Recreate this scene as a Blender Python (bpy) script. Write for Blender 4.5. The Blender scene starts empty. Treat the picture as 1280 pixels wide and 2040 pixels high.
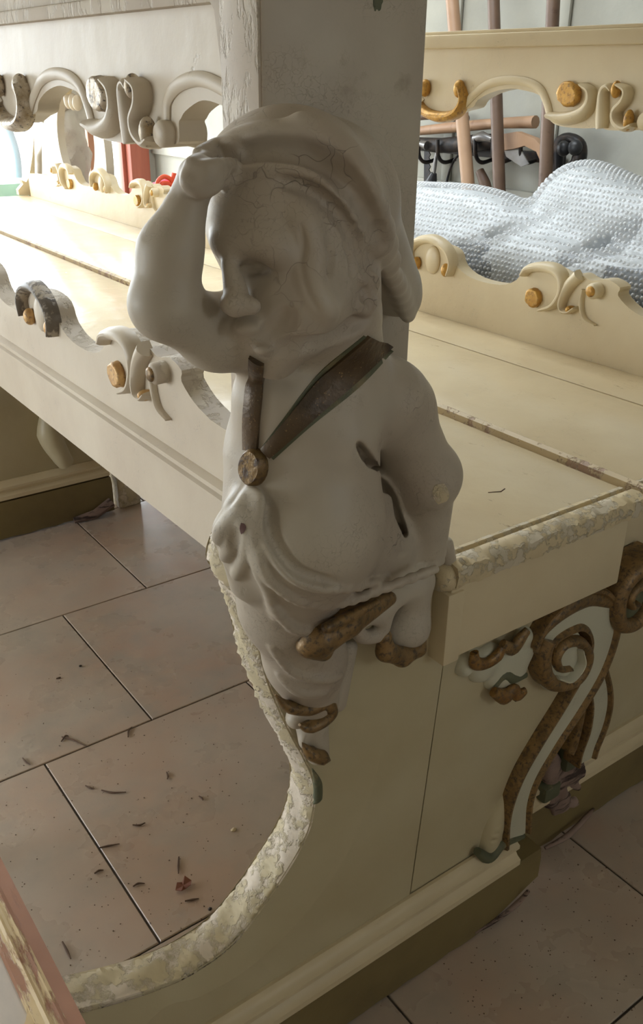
import bpy, bmesh, math, random
import numpy as np
from mathutils import Vector, Matrix

random.seed(7); np.random.seed(7)
SC = bpy.context.scene
COL = SC.collection

# ------------------------------------------------------------------ camera
FPX = 1783.19; PITCH = 0.451869; ROLL = 0.01404; AZ = 0.936217
CAM = np.array([0.0, 0.0, 1.5])
_fh = np.array([math.cos(AZ), math.sin(AZ), 0]); _r = np.array([math.sin(AZ), -math.cos(AZ), 0]); _u = np.array([0, 0, 1.0])
FWD = _fh*math.cos(PITCH) - _u*math.sin(PITCH)
_k = _fh*math.sin(PITCH) + _u*math.cos(PITCH)
RGT = _r*math.cos(ROLL) + _k*math.sin(ROLL)
UPV = -_r*math.sin(ROLL) + _k*math.cos(ROLL)
cd = bpy.data.cameras.new('camera'); cam = bpy.data.objects.new('camera', cd); COL.objects.link(cam)
cd.sensor_fit = 'VERTICAL'; cd.sensor_height = 36; cd.lens = FPX*36/2040; cd.clip_start = 0.02
cam.matrix_world = Matrix(((RGT[0], UPV[0], -FWD[0], CAM[0]), (RGT[1], UPV[1], -FWD[1], CAM[1]), (RGT[2], UPV[2], -FWD[2], CAM[2]), (0, 0, 0, 1)))
SC.camera = cam

# ------------------------------------------------------------------ light
W = bpy.data.worlds.new('world'); SC.world = W; W.use_nodes = True
bg = W.node_tree.nodes['Background']; bg.inputs[0].default_value = (0.86, 0.94, 1.0, 1); bg.inputs[1].default_value = 11.0
SC.view_settings.view_transform = 'Standard'; SC.view_settings.look = 'None'
SC.view_settings.gamma = 1; SC.view_settings.use_curve_mapping = False
SC.view_settings.exposure = 0.12

# room extents
RX0, RX1, RY0, RY1, RZ = -2.6, 3.2, -1.8, 6.5, 2.75
def portal(loc, rot, sx, sy):
    l = bpy.data.lights.new('daylight_portal', 'AREA'); l.shape = 'RECTANGLE'; l.size = sx; l.size_y = sy
    l.cycles.is_portal = True
    o = bpy.data.objects.new('daylight_portal', l); COL.objects.link(o); o.location = loc; o.rotation_euler = rot
# garage door opening in the far wall; the other openings are added for light
DFX0, DFX1, DFZ = -1.2, 2.98, 2.45
WLY0, WLY1, WLZ0, WLZ1 = 2.1, 4.6, .6, 1.8          # unseen opening added in the left wall to light left-facing sides
SKX0, SKX1, SKY0, SKY1 = 1.4, 2.35, 2.2, 3.9          # unseen roof opening added to brighten the deck and far rail
WBX0, WBX1, WBZ0, WBZ1 = 1.3, 1.75, 1.5, 1.95           # unseen opening added behind the camera as front fill
portal(((DFX0+DFX1)/2, RY1+0.1, DFZ/2), (-math.pi/2, 0, 0), DFX1-DFX0, DFZ)
portal((RX0-0.1, (WLY0+WLY1)/2, (WLZ0+WLZ1)/2), (0, -math.pi/2, 0), WLZ1-WLZ0, WLY1-WLY0)
portal(((WBX0+WBX1)/2, RY0-.1, (WBZ0+WBZ1)/2), (math.pi/2, 0, 0), WBX1-WBX0, WBZ1-WBZ0)
portal(((SKX0+SKX1)/2, (SKY0+SKY1)/2, RZ+.1), (0, 0, 0), SKX1-SKX0, SKY1-SKY0)

# ------------------------------------------------------------------ pixel -> place helpers
def ray(u, v): return FWD + RGT*((u-640)/FPX) + UPV*((1020-v)/FPX)
def atX(u, v, X): d = ray(u, v); return CAM + d*((X-CAM[0])/d[0])
def atY(u, v, Y): d = ray(u, v); return CAM + d*((Y-CAM[1])/d[1])
def atZ(u, v, Z): d = ray(u, v); return CAM + d*((Z-CAM[2])/d[2])
def depth(p): return float((np.asarray(p)-CAM) @ FWD)
def px(p, r): return r*depth(p)/FPX

# ------------------------------------------------------------------ materials
MATS = {}
class NT:
    def __init__(s, name):
        m = bpy.data.materials.new(name); m.use_nodes = True; s.m = m; s.t = m.node_tree
        s.b = s.t.nodes['Principled BSDF']; s.pos = s.n('ShaderNodeNewGeometry').outputs['Position']
        MATS[name] = m
    def n(s, typ, **kw):
        x = s.t.nodes.new(typ)
        for k, v in kw.items(): setattr(x, k, v)
        return x
    def link(s, a, b): s.t.links.new(a, b)
    def noise(s, scale, detail=4, rough=.55, vec=None, dist=0.0):
        x = s.n('ShaderNodeTexNoise'); x.inputs['Scale'].default_value = scale; x.inputs['Detail'].default_value = detail
        x.inputs['Roughness'].default_value = rough; x.inputs['Distortion'].default_value = dist
        s.link(vec if vec is not None else s.pos, x.inputs['Vector']); return x.outputs['Fac']
    def stretch(s, v):
        x = s.n('ShaderNodeVectorMath', operation='MULTIPLY'); s.link(s.pos, x.inputs[0]); x.inputs[1].default_value = v; return x.outputs[0]
    def ramp(s, fac, a, b, ca=(0, 0, 0, 1), cb=(1, 1, 1, 1)):
        x = s.n('ShaderNodeValToRGB'); x.color_ramp.elements[0].position = a; x.color_ramp.elements[1].position = b
        x.color_ramp.elements[0].color = ca; x.color_ramp.elements[1].color = cb
        s.link(fac, x.inputs[0]); return x.outputs[0]
    def mix(s, fac, a, b):
        x = s.n('ShaderNodeMix', data_type='RGBA')
        if isinstance(fac, (int, float)): x.inputs[0].default_value = fac
        else: s.link(fac, x.inputs[0])
        for i, c in ((6, a), (7, b)):
            if isinstance(c, tuple): x.inputs[i].default_value = c if len(c) == 4 else (*c, 1)
            else: s.link(c, x.inputs[i])
        return x.outputs[2]
    def math(s, op, a, b=0.0):
        x = s.n('ShaderNodeMath', operation=op)
        for i, c in ((0, a), (1, b)):
            if isinstance(c, (int, float)): x.inputs[i].default_value = c
            else: s.link(c, x.inputs[i])
        return x.outputs[0]
    def bump(s, h, strength, dist, prev=None):
        x = s.n('ShaderNodeBump'); x.inputs['Strength'].default_value = strength; x.inputs['Distance'].default_value = dist
        s.link(h, x.inputs['Height'])
        if prev is not None: s.link(prev, x.inputs['Normal'])
        return x.outputs[0]
    def cracks(s, scale, width, warp=0.02):
        nz = s.n('ShaderNodeTexNoise'); nz.inputs['Scale'].default_value = scale*.8; s.link(s.pos, nz.inputs['Vector'])
        a = s.n('ShaderNodeVectorMath', operation='SCALE'); a.inputs['Scale'].default_value = warp; s.link(nz.outputs['Color'], a.inputs[0])
        b = s.n('ShaderNodeVectorMath', operation='ADD'); s.link(s.pos, b.inputs[0]); s.link(a.outputs[0], b.inputs[1])
        v = s.n('ShaderNodeTexVoronoi', feature='DISTANCE_TO_EDGE'); v.inputs['Scale'].default_value = scale; s.link(b.outputs[0], v.inputs['Vector'])
        return s.ramp(v.outputs['Distance'], 0.0, width)
    def out(s, col, rough=.5, normal=None, metallic=0.0, spec=.5):
        for sock, c in (('Base Color', col), ('Roughness', rough), ('Metallic', metallic)):
            if isinstance(c, tuple): s.b.inputs[sock].default_value = c if len(c) == 4 else (*c, 1)
            elif isinstance(c, (int, float)): s.b.inputs[sock].default_value = c
            else: s.link(c, s.b.inputs[sock])
        s.b.inputs['Specular IOR Level'].default_value = spec
        if normal is not None: s.link(normal, s.b.inputs['Normal'])
        return s.m

def srgb(r, g, b):
    f = lambda c: (c/255/12.92) if c/255 <= .04045 else ((c/255+.055)/1.055)**2.4
    return (f(r), f(g), f(b))

def paint(name, c1, c2, wear, lo, hi, rough=.5, grain=(1, 1, 1), crack=.25, crackscale=45, bumpd=.0015, wscale=14):
    t = NT(name)
    base = t.mix(t.ramp(t.noise(5, 3), .35, .7), c1, c2)
    mask = t.ramp(t.noise(wscale, 6, .65, t.stretch(grain)), lo, hi)
    col = t.mix(mask, base, wear)
    n = t.bump(t.noise(90, 2), .25, .0012)
    n = t.bump(t.noise(11, 2), .35, .006, n)
    n = t.bump(t.math('SUBTRACT', 1.0, mask), .6, bumpd, n)
    if crack > .12:
        gate = t.math('MULTIPLY', t.ramp(t.noise(5, 2), .52, .62), t.ramp(t.noise(20, 2), .5, .58))
        crk = t.math('MULTIPLY', t.math('SUBTRACT', 1.0, t.cracks(crackscale, .018, .05)), gate)
        col = t.mix(t.math('MULTIPLY', crk, crack), col, (.07, .055, .045))
        n = t.bump(t.math('SUBTRACT', 1.0, crk), .5*min(1, crack*2.5), bumpd*.7, n)
    if crack > .3:
        cr2 = t.math('MULTIPLY', t.math('SUBTRACT', 1.0, t.cracks(crackscale*3.2, .03, .02)), t.ramp(t.noise(9, 2), .48, .6))
        col = t.mix(t.math('MULTIPLY', cr2, crack*.55), col, (.12, .10, .085))
        n = t.bump(t.math('SUBTRACT', 1.0, cr2), .4*min(1, crack*2), .0012, n)
    return t.out(col, rough, n)

WOODC = srgb(120, 92, 74)
paint('cream_paint', srgb(212, 196, 162), srgb(204, 186, 151), srgb(168, 146, 116), .68, .76, .42)
paint('deck_paint', srgb(220, 204, 171), srgb(212, 194, 160), srgb(176, 154, 122), .66, .76, .24, grain=(3, 1, 1), crack=.15)
paint('panel_paint', srgb(192, 180, 148), srgb(182, 168, 134), srgb(152, 138, 108), .72, .8, .45, crack=.1)
paint('rail_paint', srgb(200, 188, 168), srgb(190, 176, 156), srgb(160, 146, 126), .68, .76, .45)
paint('figure_paint', srgb(186, 176, 158), srgb(164, 150, 134), srgb(150, 136, 116), .62, .78, .48, crack=.45, crackscale=34)
paint('peeling_paint', srgb(212, 198, 164), srgb(196, 180, 146), srgb(222, 208, 188), .47, .55, .6, crack=.5, crackscale=50, bumpd=.007, wscale=24)
paint('peeling_grey_paint', srgb(190, 178, 160), srgb(178, 164, 146), srgb(198, 187, 169), .50, .58, .6, grain=(1, 1, .45), crack=.2, crackscale=60, bumpd=.004, wscale=26)
paint('worn_edge_paint', srgb(208, 188, 150), srgb(192, 172, 136), srgb(168, 140, 116), .54, .6, .55, crack=.5, bumpd=.005, wscale=26)
paint('flaked_lip_paint', srgb(208, 190, 152), srgb(194, 176, 142), srgb(200, 188, 164), .5, .55, .6, crack=.6, bumpd=.006, wscale=30)
paint('plinth_paint', srgb(128, 112, 72), srgb(112, 96, 62), srgb(190, 178, 150), .76, .8, .5, crack=.2, wscale=22)
paint('frame_wood', srgb(214, 192, 148), srgb(200, 172, 128), srgb(158, 112, 84), .47, .53, .5, grain=(1.4, .25, 1), crack=.3, bumpd=.003, wscale=30)
paint('bare_wood', srgb(164, 116, 88), srgb(146, 100, 74), srgb(112, 78, 58), .6, .7, .5, grain=(1, .15, 1), crack=.1)
paint('handle_wood', srgb(172, 138, 108), srgb(152, 116, 88), srgb(112, 78, 58), .6, .75, .5, grain=(1, 1, .15), crack=.1)
paint('dark_handle_wood', srgb(108, 84, 66), srgb(88, 66, 52), srgb(74, 50, 38), .6, .75, .5, crack=.1)
paint('broken_wood', srgb(150, 128, 116), srgb(122, 98, 86), srgb(60, 44, 38), .52, .58, .8, grain=(.4, 1, 3), crack=.6, bumpd=.006)
paint('verdigris', srgb(96, 98, 74), srgb(82, 84, 62), srgb(124, 112, 80), .55, .65, .6, crack=.2)
paint('tarnish', srgb(110, 100, 88), srgb(90, 82, 74), srgb(170, 158, 140), .5, .58, .45, crack=.3, wscale=30)
paint('white_paint', srgb(196, 192, 170), srgb(184, 180, 158), srgb(150, 140, 118), .68, .76, .5)

def gilt(name, c1, c2, dark, lo, hi, metal=.55, fine=120):
    t = NT(name)
    base = t.mix(t.ramp(t.noise(40, 5), .4, .65), c1, c2)
    m = t.ramp(t.noise(fine, 6, .7), lo, hi)
    col = t.mix(m, base, dark)
    n = t.bump(t.noise(140, 4), .5, .002)
    n = t.bump(t.noise(30, 4), .4, .004, n)
    me = t.math('MULTIPLY', t.math('SUBTRACT', 1.0, m), metal)
    t.out(col, .42, n, me)
gilt('gold_leaf', srgb(196, 152, 76), srgb(178, 132, 62), srgb(128, 92, 48), .52, .66, .4)
gilt('dull_gilding', srgb(144, 114, 72), srgb(116, 92, 58), srgb(74, 60, 42), .5, .62, .3)
gilt('dull_gold', srgb(156, 118, 64), srgb(130, 94, 52), srgb(92, 70, 42), .48, .6, .35)
gilt('pale_gold', srgb(206, 168, 112), srgb(180, 138, 86), srgb(132, 104, 78), .54, .64, .35)
gilt('strap_gilding', srgb(90, 72, 50), srgb(70, 56, 40), srgb(170, 136, 84), .62, .68, .25, 240)
gilt('buckle_gilding', srgb(140, 112, 70), srgb(112, 88, 54), srgb(80, 60, 40), .5, .6, .35)
gilt('silver_gilding', srgb(206, 196, 180), srgb(160, 140, 110), srgb(92, 84, 80), .54, .62, .45)

t = NT('tile')
oi = t.n('ShaderNodeObjectInfo').outputs['Random']
c = t.mix(t.ramp(t.noise(2.6, 4), .38, .62), srgb(182, 168, 152), srgb(178, 152, 132))
c = t.mix(t.ramp(t.noise(7, 6, .65), .45, .8), c, srgb(160, 152, 140))
c = t.mix(t.math('MULTIPLY', oi, .3), c, srgb(196, 176, 158))
c = t.mix(t.ramp(t.noise(85, 3), .70, .76), c, srgb(96, 80, 68))
n = t.bump(t.noise(9, 6), .3, .004); n = t.bump(t.noise(70, 3), .2, .001, n)
t.out(c, t.ramp(t.noise(6, 4), .3, .8, (.22, .22, .22, 1), (.42, .42, .42, 1)), n)
t = NT('grout'); t.out(srgb(70, 62, 54), .9)
t = NT('wall_grey'); c = t.mix(t.ramp(t.noise(3, 6), .35, .7), srgb(176, 174, 162), srgb(158, 157, 148))
t.out(c, .8, t.bump(t.noise(40, 5), .3, .003))
t = NT('plaster'); t.out(t.mix(t.noise(2, 4), srgb(206, 200, 186), srgb(190, 182, 168)), .9)
t = NT('outside_ground'); t.out(t.mix(t.noise(2, 4), srgb(200, 198, 190), srgb(180, 178, 170)), .9)
t = NT('red_timber'); t.out(t.mix(t.noise(12, 4, .5, t.stretch((3, 3, .3))), srgb(170, 96, 74), srgb(140, 74, 58)), .5)
t = NT('iron'); t.out(t.mix(t.ramp(t.noise(30, 5), .45, .65), srgb(44, 43, 44), srgb(66, 56, 50)), .45, t.bump(t.noise(60, 4), .3, .002), .6)
t = NT('steel'); t.out(t.mix(t.noise(20, 4), srgb(150, 150, 150), srgb(110, 104, 100)), .35, None, .8)
t = NT('black_rubber'); t.out(srgb(34, 34, 36), .45)
t = NT('orange_cord'); t.out(srgb(236, 92, 58), .45)
t = NT('pink_plastic'); t.out(srgb(214, 70, 110), .4)
t = NT('blue_plastic'); t.out(srgb(190, 206, 222), .35)
t = NT('teal_plastic'); t.out(srgb(170, 214, 204), .35)
t = NT('leaf_brown'); t.out(t.mix(t.noise(80, 3), srgb(140, 88, 66), srgb(112, 66, 50)), .7)
t = NT('twig_brown'); t.out(t.mix(t.noise(60, 3), srgb(108, 84, 66), srgb(84, 64, 50)), .8)
t = NT('chip'); t.out(srgb(104, 78, 74), .7)
t = NT('flake_cream'); t.out(srgb(206, 186, 150), .7)
t = NT('inset_grey'); c = t.mix(t.ramp(t.noise(5, 6, .6, t.stretch((2, .8, 1))), .4, .7), srgb(206, 194, 180), srgb(180, 172, 164))
c = t.mix(t.ramp(t.noise(9, 6, .6, t.stretch((2.5, .6, 1))), .62, .75), c, srgb(128, 122, 120)); t.out(c, .45)
t = NT('wrapped_load')
sx = t.n('ShaderNodeSeparateXYZ'); t.link(t.pos, sx.inputs[0])
wz = t.math('ADD', sx.outputs['Z'], t.math('MULTIPLY', t.noise(4, 2), .12))
wy = t.math('ADD', sx.outputs['Y'], t.math('MULTIPLY', t.noise(3, 2), .2))
m1 = t.math('MULTIPLY', t.math('LESS_THAN', wz, 1.085), t.math('GREATER_THAN', wy, 2.0))
m2 = t.math('MULTIPLY', t.math('LESS_THAN', wz, 1.13), t.math('LESS_THAN', wy, 1.62))
c = t.mix(t.math('MAXIMUM', m1, m2), srgb(206, 210, 212), srgb(64, 78, 92)); t.out(c, .6)
t = NT('bubble_film'); t.b.inputs['Alpha'].default_value = .62
t.out(srgb(214, 217, 219), .2, t.bump(t.noise(14, 4), .6, .03)); t.b.inputs['Specular IOR Level'].default_value = .8

t.b.inputs['Alpha'].default_value = .28
t = NT('bubble_shell'); t.b.inputs['Alpha'].default_value = .5
t.out(srgb(220, 222, 223), .08); t.b.inputs['Specular IOR Level'].default_value = 1.0

# ------------------------------------------------------------------ object helpers
def mk(name, verts, faces, mat, parent=None, smooth=False, label=None, mats=None, fmat=None, auto=None):
    me = bpy.data.meshes.new(name)
    me.from_pydata([tuple(map(float, v)) for v in verts], [], faces); me.update()
    for m in (mats or [mat]): me.materials.append(MATS[m])
    if fmat is not None: me.polygons.foreach_set('material_index', fmat)
    if smooth: me.polygons.foreach_set('use_smooth', [True]*len(me.polygons))
    if auto is not None:
        me.polygons.foreach_set('use_smooth', [True]*len(me.polygons))
        me.set_sharp_from_angle(angle=auto)
    o = bpy.data.objects.new(name, me); COL.objects.link(o)
    if parent is not None: setp(o, parent)
    if label: o['label'] = label
    return o
def wloc(o):
    m = Matrix.Translation(o.location)
    return m
def world_of(o):
    m = o.matrix_basis.copy()
    if o.parent is not None: m = world_of(o.parent) @ o.matrix_parent_inverse @ m
    return m
def setp(o, p):
    o.parent = p; o.matrix_parent_inverse = world_of(p).inverted()
def tag(o, label, cat, group=None, kind=None):
    o['label'] = label; o['category'] = cat
    if group: o['group'] = group
    if kind: o['kind'] = kind
    return o
def struct(o): o['kind'] = 'structure'; return o
def empty(name, loc):
    o = bpy.data.objects.new(name, None); COL.objects.link(o); o.location = tuple(map(float, loc)); o.empty_display_size = .1; return o
def mesh_from_bm(name, bm, mat, parent=None, auto=None, mats=None):
    bmesh.ops.recalc_face_normals(bm, faces=bm.faces)
    me = bpy.data.meshes.new(name); bm.to_mesh(me); bm.free()
    for m in (mats or [mat]): me.materials.append(MATS[m])
    if auto is not None:
        me.polygons.foreach_set('use_smooth', [True]*len(me.polygons)); me.set_sharp_from_angle(angle=auto)
    o = bpy.data.objects.new(name, me); COL.objects.link(o)
    if parent is not None: setp(o, parent)
    return o
def box(name, x0, x1, y0, y1, z0, z1, mat, parent=None, bev=.003, seg=2):
    bm = bmesh.new()
    r = bmesh.ops.create_cube(bm, size=1)
    for v in bm.verts: v.co = ((x0+x1)/2+v.co.x*(x1-x0), (y0+y1)/2+v.co.y*(y1-y0), (z0+z1)/2+v.co.z*(z1-z0))
    if bev: bmesh.ops.bevel(bm, geom=list(bm.edges), offset=bev, segments=seg, affect='EDGES', profile=.5)
    return mesh_from_bm(name, bm, mat, parent, auto=.6)
def plane3(pl, a, b, d):
    # pl 'X': face looks to -X, a=Y, b=Z, d=X ; pl 'Y': face looks to -Y, a=X, b=Z, d=Y ; 'Z': a=X b=Y d=Z
    return (d, a, b) if pl == 'X' else ((a, d, b) if pl == 'Y' else (a, b, d))
def prism(name, pts, pl, d0, d1, mat, parent=None, side=None, bev=0.0):
    bm = bmesh.new()
    vs = [bm.verts.new(plane3(pl, a, b, d0)) for a, b in pts]
    f = bm.faces.new(vs)
    r = bmesh.ops.extrude_face_region(bm, geom=[f])
    off = Vector(plane3(pl, 0, 0, d1-d0))
    nv = [g for g in r['geom'] if isinstance(g, bmesh.types.BMVert)]
    for v in nv: v.co += off
    bm.normal_update()
    caps = [x for x in bm.faces if len(x.verts) == len(pts)] if len(pts) != 4 else [x for x in bm.faces if abs(x.normal.dot(off.normalized())) > .9]
    if bev:
        ce = set()
        for cfa in caps: ce.update(cfa.edges)
        bmesh.ops.bevel(bm, geom=list(ce), offset=bev, segments=2, affect='EDGES', profile=.5)
        caps = [x for x in bm.faces if abs(x.normal.dot(off.normalized())) > .99]
    if side:
        cs = set(caps)
        for x in bm.faces: x.material_index = 0 if x in cs else 1
    bmesh.ops.triangulate(bm, faces=[x for x in bm.faces if len(x.verts) > 4], ngon_method='EAR_CLIP')
    return mesh_from_bm(name, bm, mat, parent, auto=.5, mats=[mat, side] if side else None)
def smooth_path(pts, n=8, closed=False):
    P = [np.asarray(p, float) for p in pts]; out = []
    N = len(P)
    for i in range(N if closed else N-1):
        p0 = P[(i-1) % N] if (closed or i > 0) else 2*P[0]-P[1]
        p1 = P[i]; p2 = P[(i+1) % N]
        p3 = P[(i+2) % N] if (closed or i+2 < N) else 2*P[-1]-P[-2]
        for k in range(n):
            s = k/n
            out.append(.5*((2*p1)+(-p0+p2)*s+(2*p0-5*p1+4*p2-p3)*s*s+(-p0+3*p1-3*p2+p3)*s**3))
    if not closed: out.append(P[-1])
    return out
def tube(name, pts, radii, mat, parent=None, sides=10, flat=None, caps=True, label=None):
    """round tube along 3d points; flat=(dir, factor) squashes the section along dir"""
    P = [np.asarray(p, float) for p in pts]; n = len(P)
    R = [radii]*n if isinstance(radii, (int, float)) else list(np.interp(np.linspace(0, 1, n), np.linspace(0, 1, len(radii)), radii))
    T = [P[min(i+1, n-1)]-P[max(i-1, 0)] for i in range(n)]; T = [x/(np.linalg.norm(x)+1e-9) for x in T]
    a = np.array([0, 0, 1.]) if abs(T[0][2]) < .9 else np.array([1., 0, 0])
    N = np.cross(T[0], a); N /= np.linalg.norm(N)
    V = []; F = []
    for i in range(n):
        N = N - T[i]*(N@T[i]); N /= np.linalg.norm(N)+1e-9
        B = np.cross(T[i], N)
        for k in range(sides):
            an = 2*math.pi*k/sides
            o = (N*math.cos(an)+B*math.sin(an))*R[i]
            if flat is not None:
                d = np.asarray(flat[0], float); o = o + d*(o@d)*(flat[1]-1)
            V.append(P[i]+o)
    for i in range(n-1):
        for k in range(sides):
            k2 = (k+1) % sides
            F.append((i*sides+k, i*sides+k2, (i+1)*sides+k2, (i+1)*sides+k))
    if caps:
        c0 = len(V); V.append(P[0]); V.append(P[-1])
        for k in range(sides):
            k2 = (k+1) % sides
            F.append((c0, k2, k)); F.append((c0+1, (n-1)*sides+k, (n-1)*sides+k2))
    return mk(name, V, F, mat, parent, label=label, auto=.9)
def band(name, path, widths, profile, pl, base, mat, parent=None, sgn=1, mats=None, pmat=None):
    """sweep a section along a 2d path on a plane; profile = [(t across -1..1, height out of the face)], closed at the back"""
    P = [np.asarray(p, float) for p in path]; n = len(P); m = len(profile)
    Wd = [widths]*n if isinstance(widths, (int, float)) else list(np.interp(np.linspace(0, 1, n), np.linspace(0, 1, len(widths)), widths))
    V = []; F = []; FM = []
    for i in range(n):
        tg = P[min(i+1, n-1)]-P[max(i-1, 0)]; tg /= np.linalg.norm(tg)+1e-9
        nr = np.array([-tg[1], tg[0]])
        for tt, hh in profile:
            q = P[i]+nr*Wd[i]*tt
            V.append(plane3(pl, q[0], q[1], base-hh*sgn))
    for i in range(n-1):
        for k in range(m):
            k2 = (k+1) % m
            F.append((i*m+k, i*m+k2, (i+1)*m+k2, (i+1)*m+k)); FM.append(pmat[k] if pmat else 0)
    F.append(tuple(range(m))); F.append(tuple((n-1)*m+k for k in reversed(range(m)))); FM += [0, 0]
    o = mk(name, V, F, mat, parent, mats=mats, fmat=FM if mats else None, auto=.7)
    bm = bmesh.new(); bm.from_mesh(o.data); bmesh.ops.recalc_face_normals(bm, faces=bm.faces); bm.to_mesh(o.data); bm.free()
    return o
def ellipsoid(name, c, ax, mat, parent=None, seg=20, rings=12, rot=0.0, pl='X', lump=0.0, flat=1.0):
    """ax = (half size along a, half size along b, half size along depth) in plane pl, turned by rot in the plane"""
    bm = bmesh.new(); bmesh.ops.create_uvsphere(bm, u_segments=seg, v_segments=rings, radius=1)
    cr, sr = math.cos(rot), math.sin(rot)
    rnd = random.Random(int(abs(c[0]*7919+c[1]*104729+c[2]*31)*1000))
    for v in bm.verts:
        l = 1+lump*(rnd.random()-.5)
        a, b, d = v.co.x*ax[0]*l, v.co.y*ax[1]*l, max(-flat, min(flat, v.co.z))*ax[2]
        a, b = a*cr-b*sr, a*sr+b*cr
        o = plane3(pl, a, b, d); v.co = (c[0]+o[0], c[1]+o[1], c[2]+o[2])
    return mesh_from_bm(name, bm, mat, parent, auto=1.2)

# ------------------------------------------------------------------ sculpting: distance fields -> surface nets
class Sculpt:
    def __init__(s, lo, hi, h):
        s.lo = np.array(lo, float); s.h = h
        s.n = np.ceil((np.array(hi)-s.lo)/h).astype(int)+1
        s.D = np.full(tuple(s.n), .08, np.float32)
    def sub(s, c0, c1):
        i0 = np.clip(np.floor((c0-s.lo)/s.h).astype(int), 0, s.n-1); i1 = np.clip(np.ceil((c1-s.lo)/s.h).astype(int)+1, 1, s.n)
        sl = tuple(slice(a, b) for a, b in zip(i0, i1))
        g = [ (s.lo[k]+np.arange(i0[k], i1[k])*s.h).astype(np.float32) for k in range(3)]
        return sl, np.meshgrid(*g, indexing='ij', sparse=True)
    def comb(s, sl, d, k, mode):
        A = s.D[sl]
        if mode == 'add':
            hh = np.maximum(k-np.abs(A-d), 0)/k; s.D[sl] = np.minimum(A, d)-hh*hh*k*.25
        else:
            d = -d; hh = np.maximum(k-np.abs(A-d), 0)/k; s.D[sl] = np.maximum(A, d)+hh*hh*k*.25
    def cone(s, a, b, ra, rb, k=.012, mode='add'):
        a = np.asarray(a, float); b = np.asarray(b, float); R = max(ra, rb)+k+.012
        sl, (X, Y, Z) = s.sub(np.minimum(a, b)-R, np.maximum(a, b)+R)
        ab = b-a; L = max(ab@ab, 1e-9)
        t = np.clip(((X-a[0])*ab[0]+(Y-a[1])*ab[1]+(Z-a[2])*ab[2])/L, 0, 1)
        d = np.sqrt((X-a[0]-ab[0]*t)**2+(Y-a[1]-ab[1]*t)**2+(Z-a[2]-ab[2]*t)**2)-(ra+(rb-ra)*t)
        s.comb(sl, d.astype(np.float32), k, mode)
    def ball(s, c, r, k=.012, mode='add'): s.cone(c, np.asarray(c)+1e-4, r, r, k, mode)
    def ell(s, c, ax, M, k=.012, mode='add'):
        """ellipsoid, ax half axes, M rows = unit axes"""
        c = np.asarray(c, float); R = max(ax)+k+.012
        sl, (X, Y, Z) = s.sub(c-R, c+R)
        q = 0; g = 0
        for i in range(3):
            l = (X-c[0])*M[i][0]+(Y-c[1])*M[i][1]+(Z-c[2])*M[i][2]
            q = q+(l/ax[i])**2; g = g+(l/ax[i]**2)**2
        k0 = np.sqrt(q); k1 = np.sqrt(g)+1e-6
        d = k0*(k0-1)/k1
        s.comb(sl, d.astype(np.float32), k, mode)
    def path(s, pts, radii, k=.008, mode='add', n=5):
        P = smooth_path(pts, n); R = np.interp(np.linspace(0, 1, len(P)), np.linspace(0, 1, len(radii)), radii)
        for i in range(len(P)-1): s.cone(P[i], P[i+1], R[i], R[i+1], k, mode)
    def field(s, fn, c0, c1, k, mode='add'):
        sl, (X, Y, Z) = s.sub(np.asarray(c0, float), np.asarray(c1, float)); s.comb(sl, fn(X, Y, Z).astype(np.float32), k, mode)
    def sample(s, P):
        q = (np.asarray(P)-s.lo)/s.h; q = np.clip(q, 0, s.n-1.001); i = q.astype(int); f = q-i
        r = 0
        for dx in (0, 1):
            for dy in (0, 1):
                for dz in (0, 1):
                    w = (f[..., 0] if dx else 1-f[..., 0])*(f[..., 1] if dy else 1-f[..., 1])*(f[..., 2] if dz else 1-f[..., 2])
                    r = r+w*s.D[i[..., 0]+dx, i[..., 1]+dy, i[..., 2]+dz]
        return r
    def hit(s, o, d, t0, t1, step=.002):
        """first surface point along a ray"""
        ts = np.arange(t0, t1, step); P = o+np.outer(ts, d); v = s.sample(P)
        inb = np.all((P > s.lo) & (P < s.lo+s.n*s.h), axis=1)
        idx = np.nonzero((v < 0) & inb)[0]
        if len(idx) == 0: return None
        i = idx[0]
        if i == 0: return P[0]
        w = v[i-1]/(v[i-1]-v[i]+1e-9); return P[i-1]*(1-w)+P[i]*w
    def normal(s, p):
        e = s.h*1.5; p = np.asarray(p)
        g = np.array([s.sample(p+np.eye(3)[i]*e)-s.sample(p-np.eye(3)[i]*e) for i in range(3)], float)
        return g/(np.linalg.norm(g)+1e-9)
    def mesh(s):
        D = s.D; S = D < 0
        D[0], D[-1] = .05, .05; D[:, 0], D[:, -1] = .05, .05; D[:, :, 0], D[:, :, -1] = .05, .05
        S = D < 0
        c = [S[a:S.shape[0]-1+a, b:S.shape[1]-1+b, e:S.shape[2]-1+e] for a in (0, 1) for b in (0, 1) for e in (0, 1)]
        allv = c[0].copy(); anyv = c[0].copy()
        for x in c[1:]: allv &= x; anyv |= x
        act = anyv & ~allv
        I, J, K = np.nonzero(act)
        vid = np.full(act.shape, -1, np.int64); vid[I, J, K] = np.arange(len(I))
        vals = {}
        for a in (0, 1):
            for b in (0, 1):
                for e in (0, 1): vals[(a, b, e)] = D[I+a, J+b, K+e].astype(float)
        acc = np.zeros((len(I), 3)); cnt = np.zeros(len(I))
        for a in (0, 1):
            for b in (0, 1):
                for e in (0, 1):
                    for ax in range(3):
                        p = (a, b, e)
                        if p[ax]: continue
                        q = list(p); q[ax] = 1; q = tuple(q)
                        va, vb = vals[p], vals[q]; m = (va < 0) != (vb < 0)
                        tt = np.where(m, va/np.where(m, va-vb, 1), 0)
                        pos = np.zeros((len(I), 3)); pos[:] = p; pos[:, ax] += tt
                        acc += pos*m[:, None]; cnt += m
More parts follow.
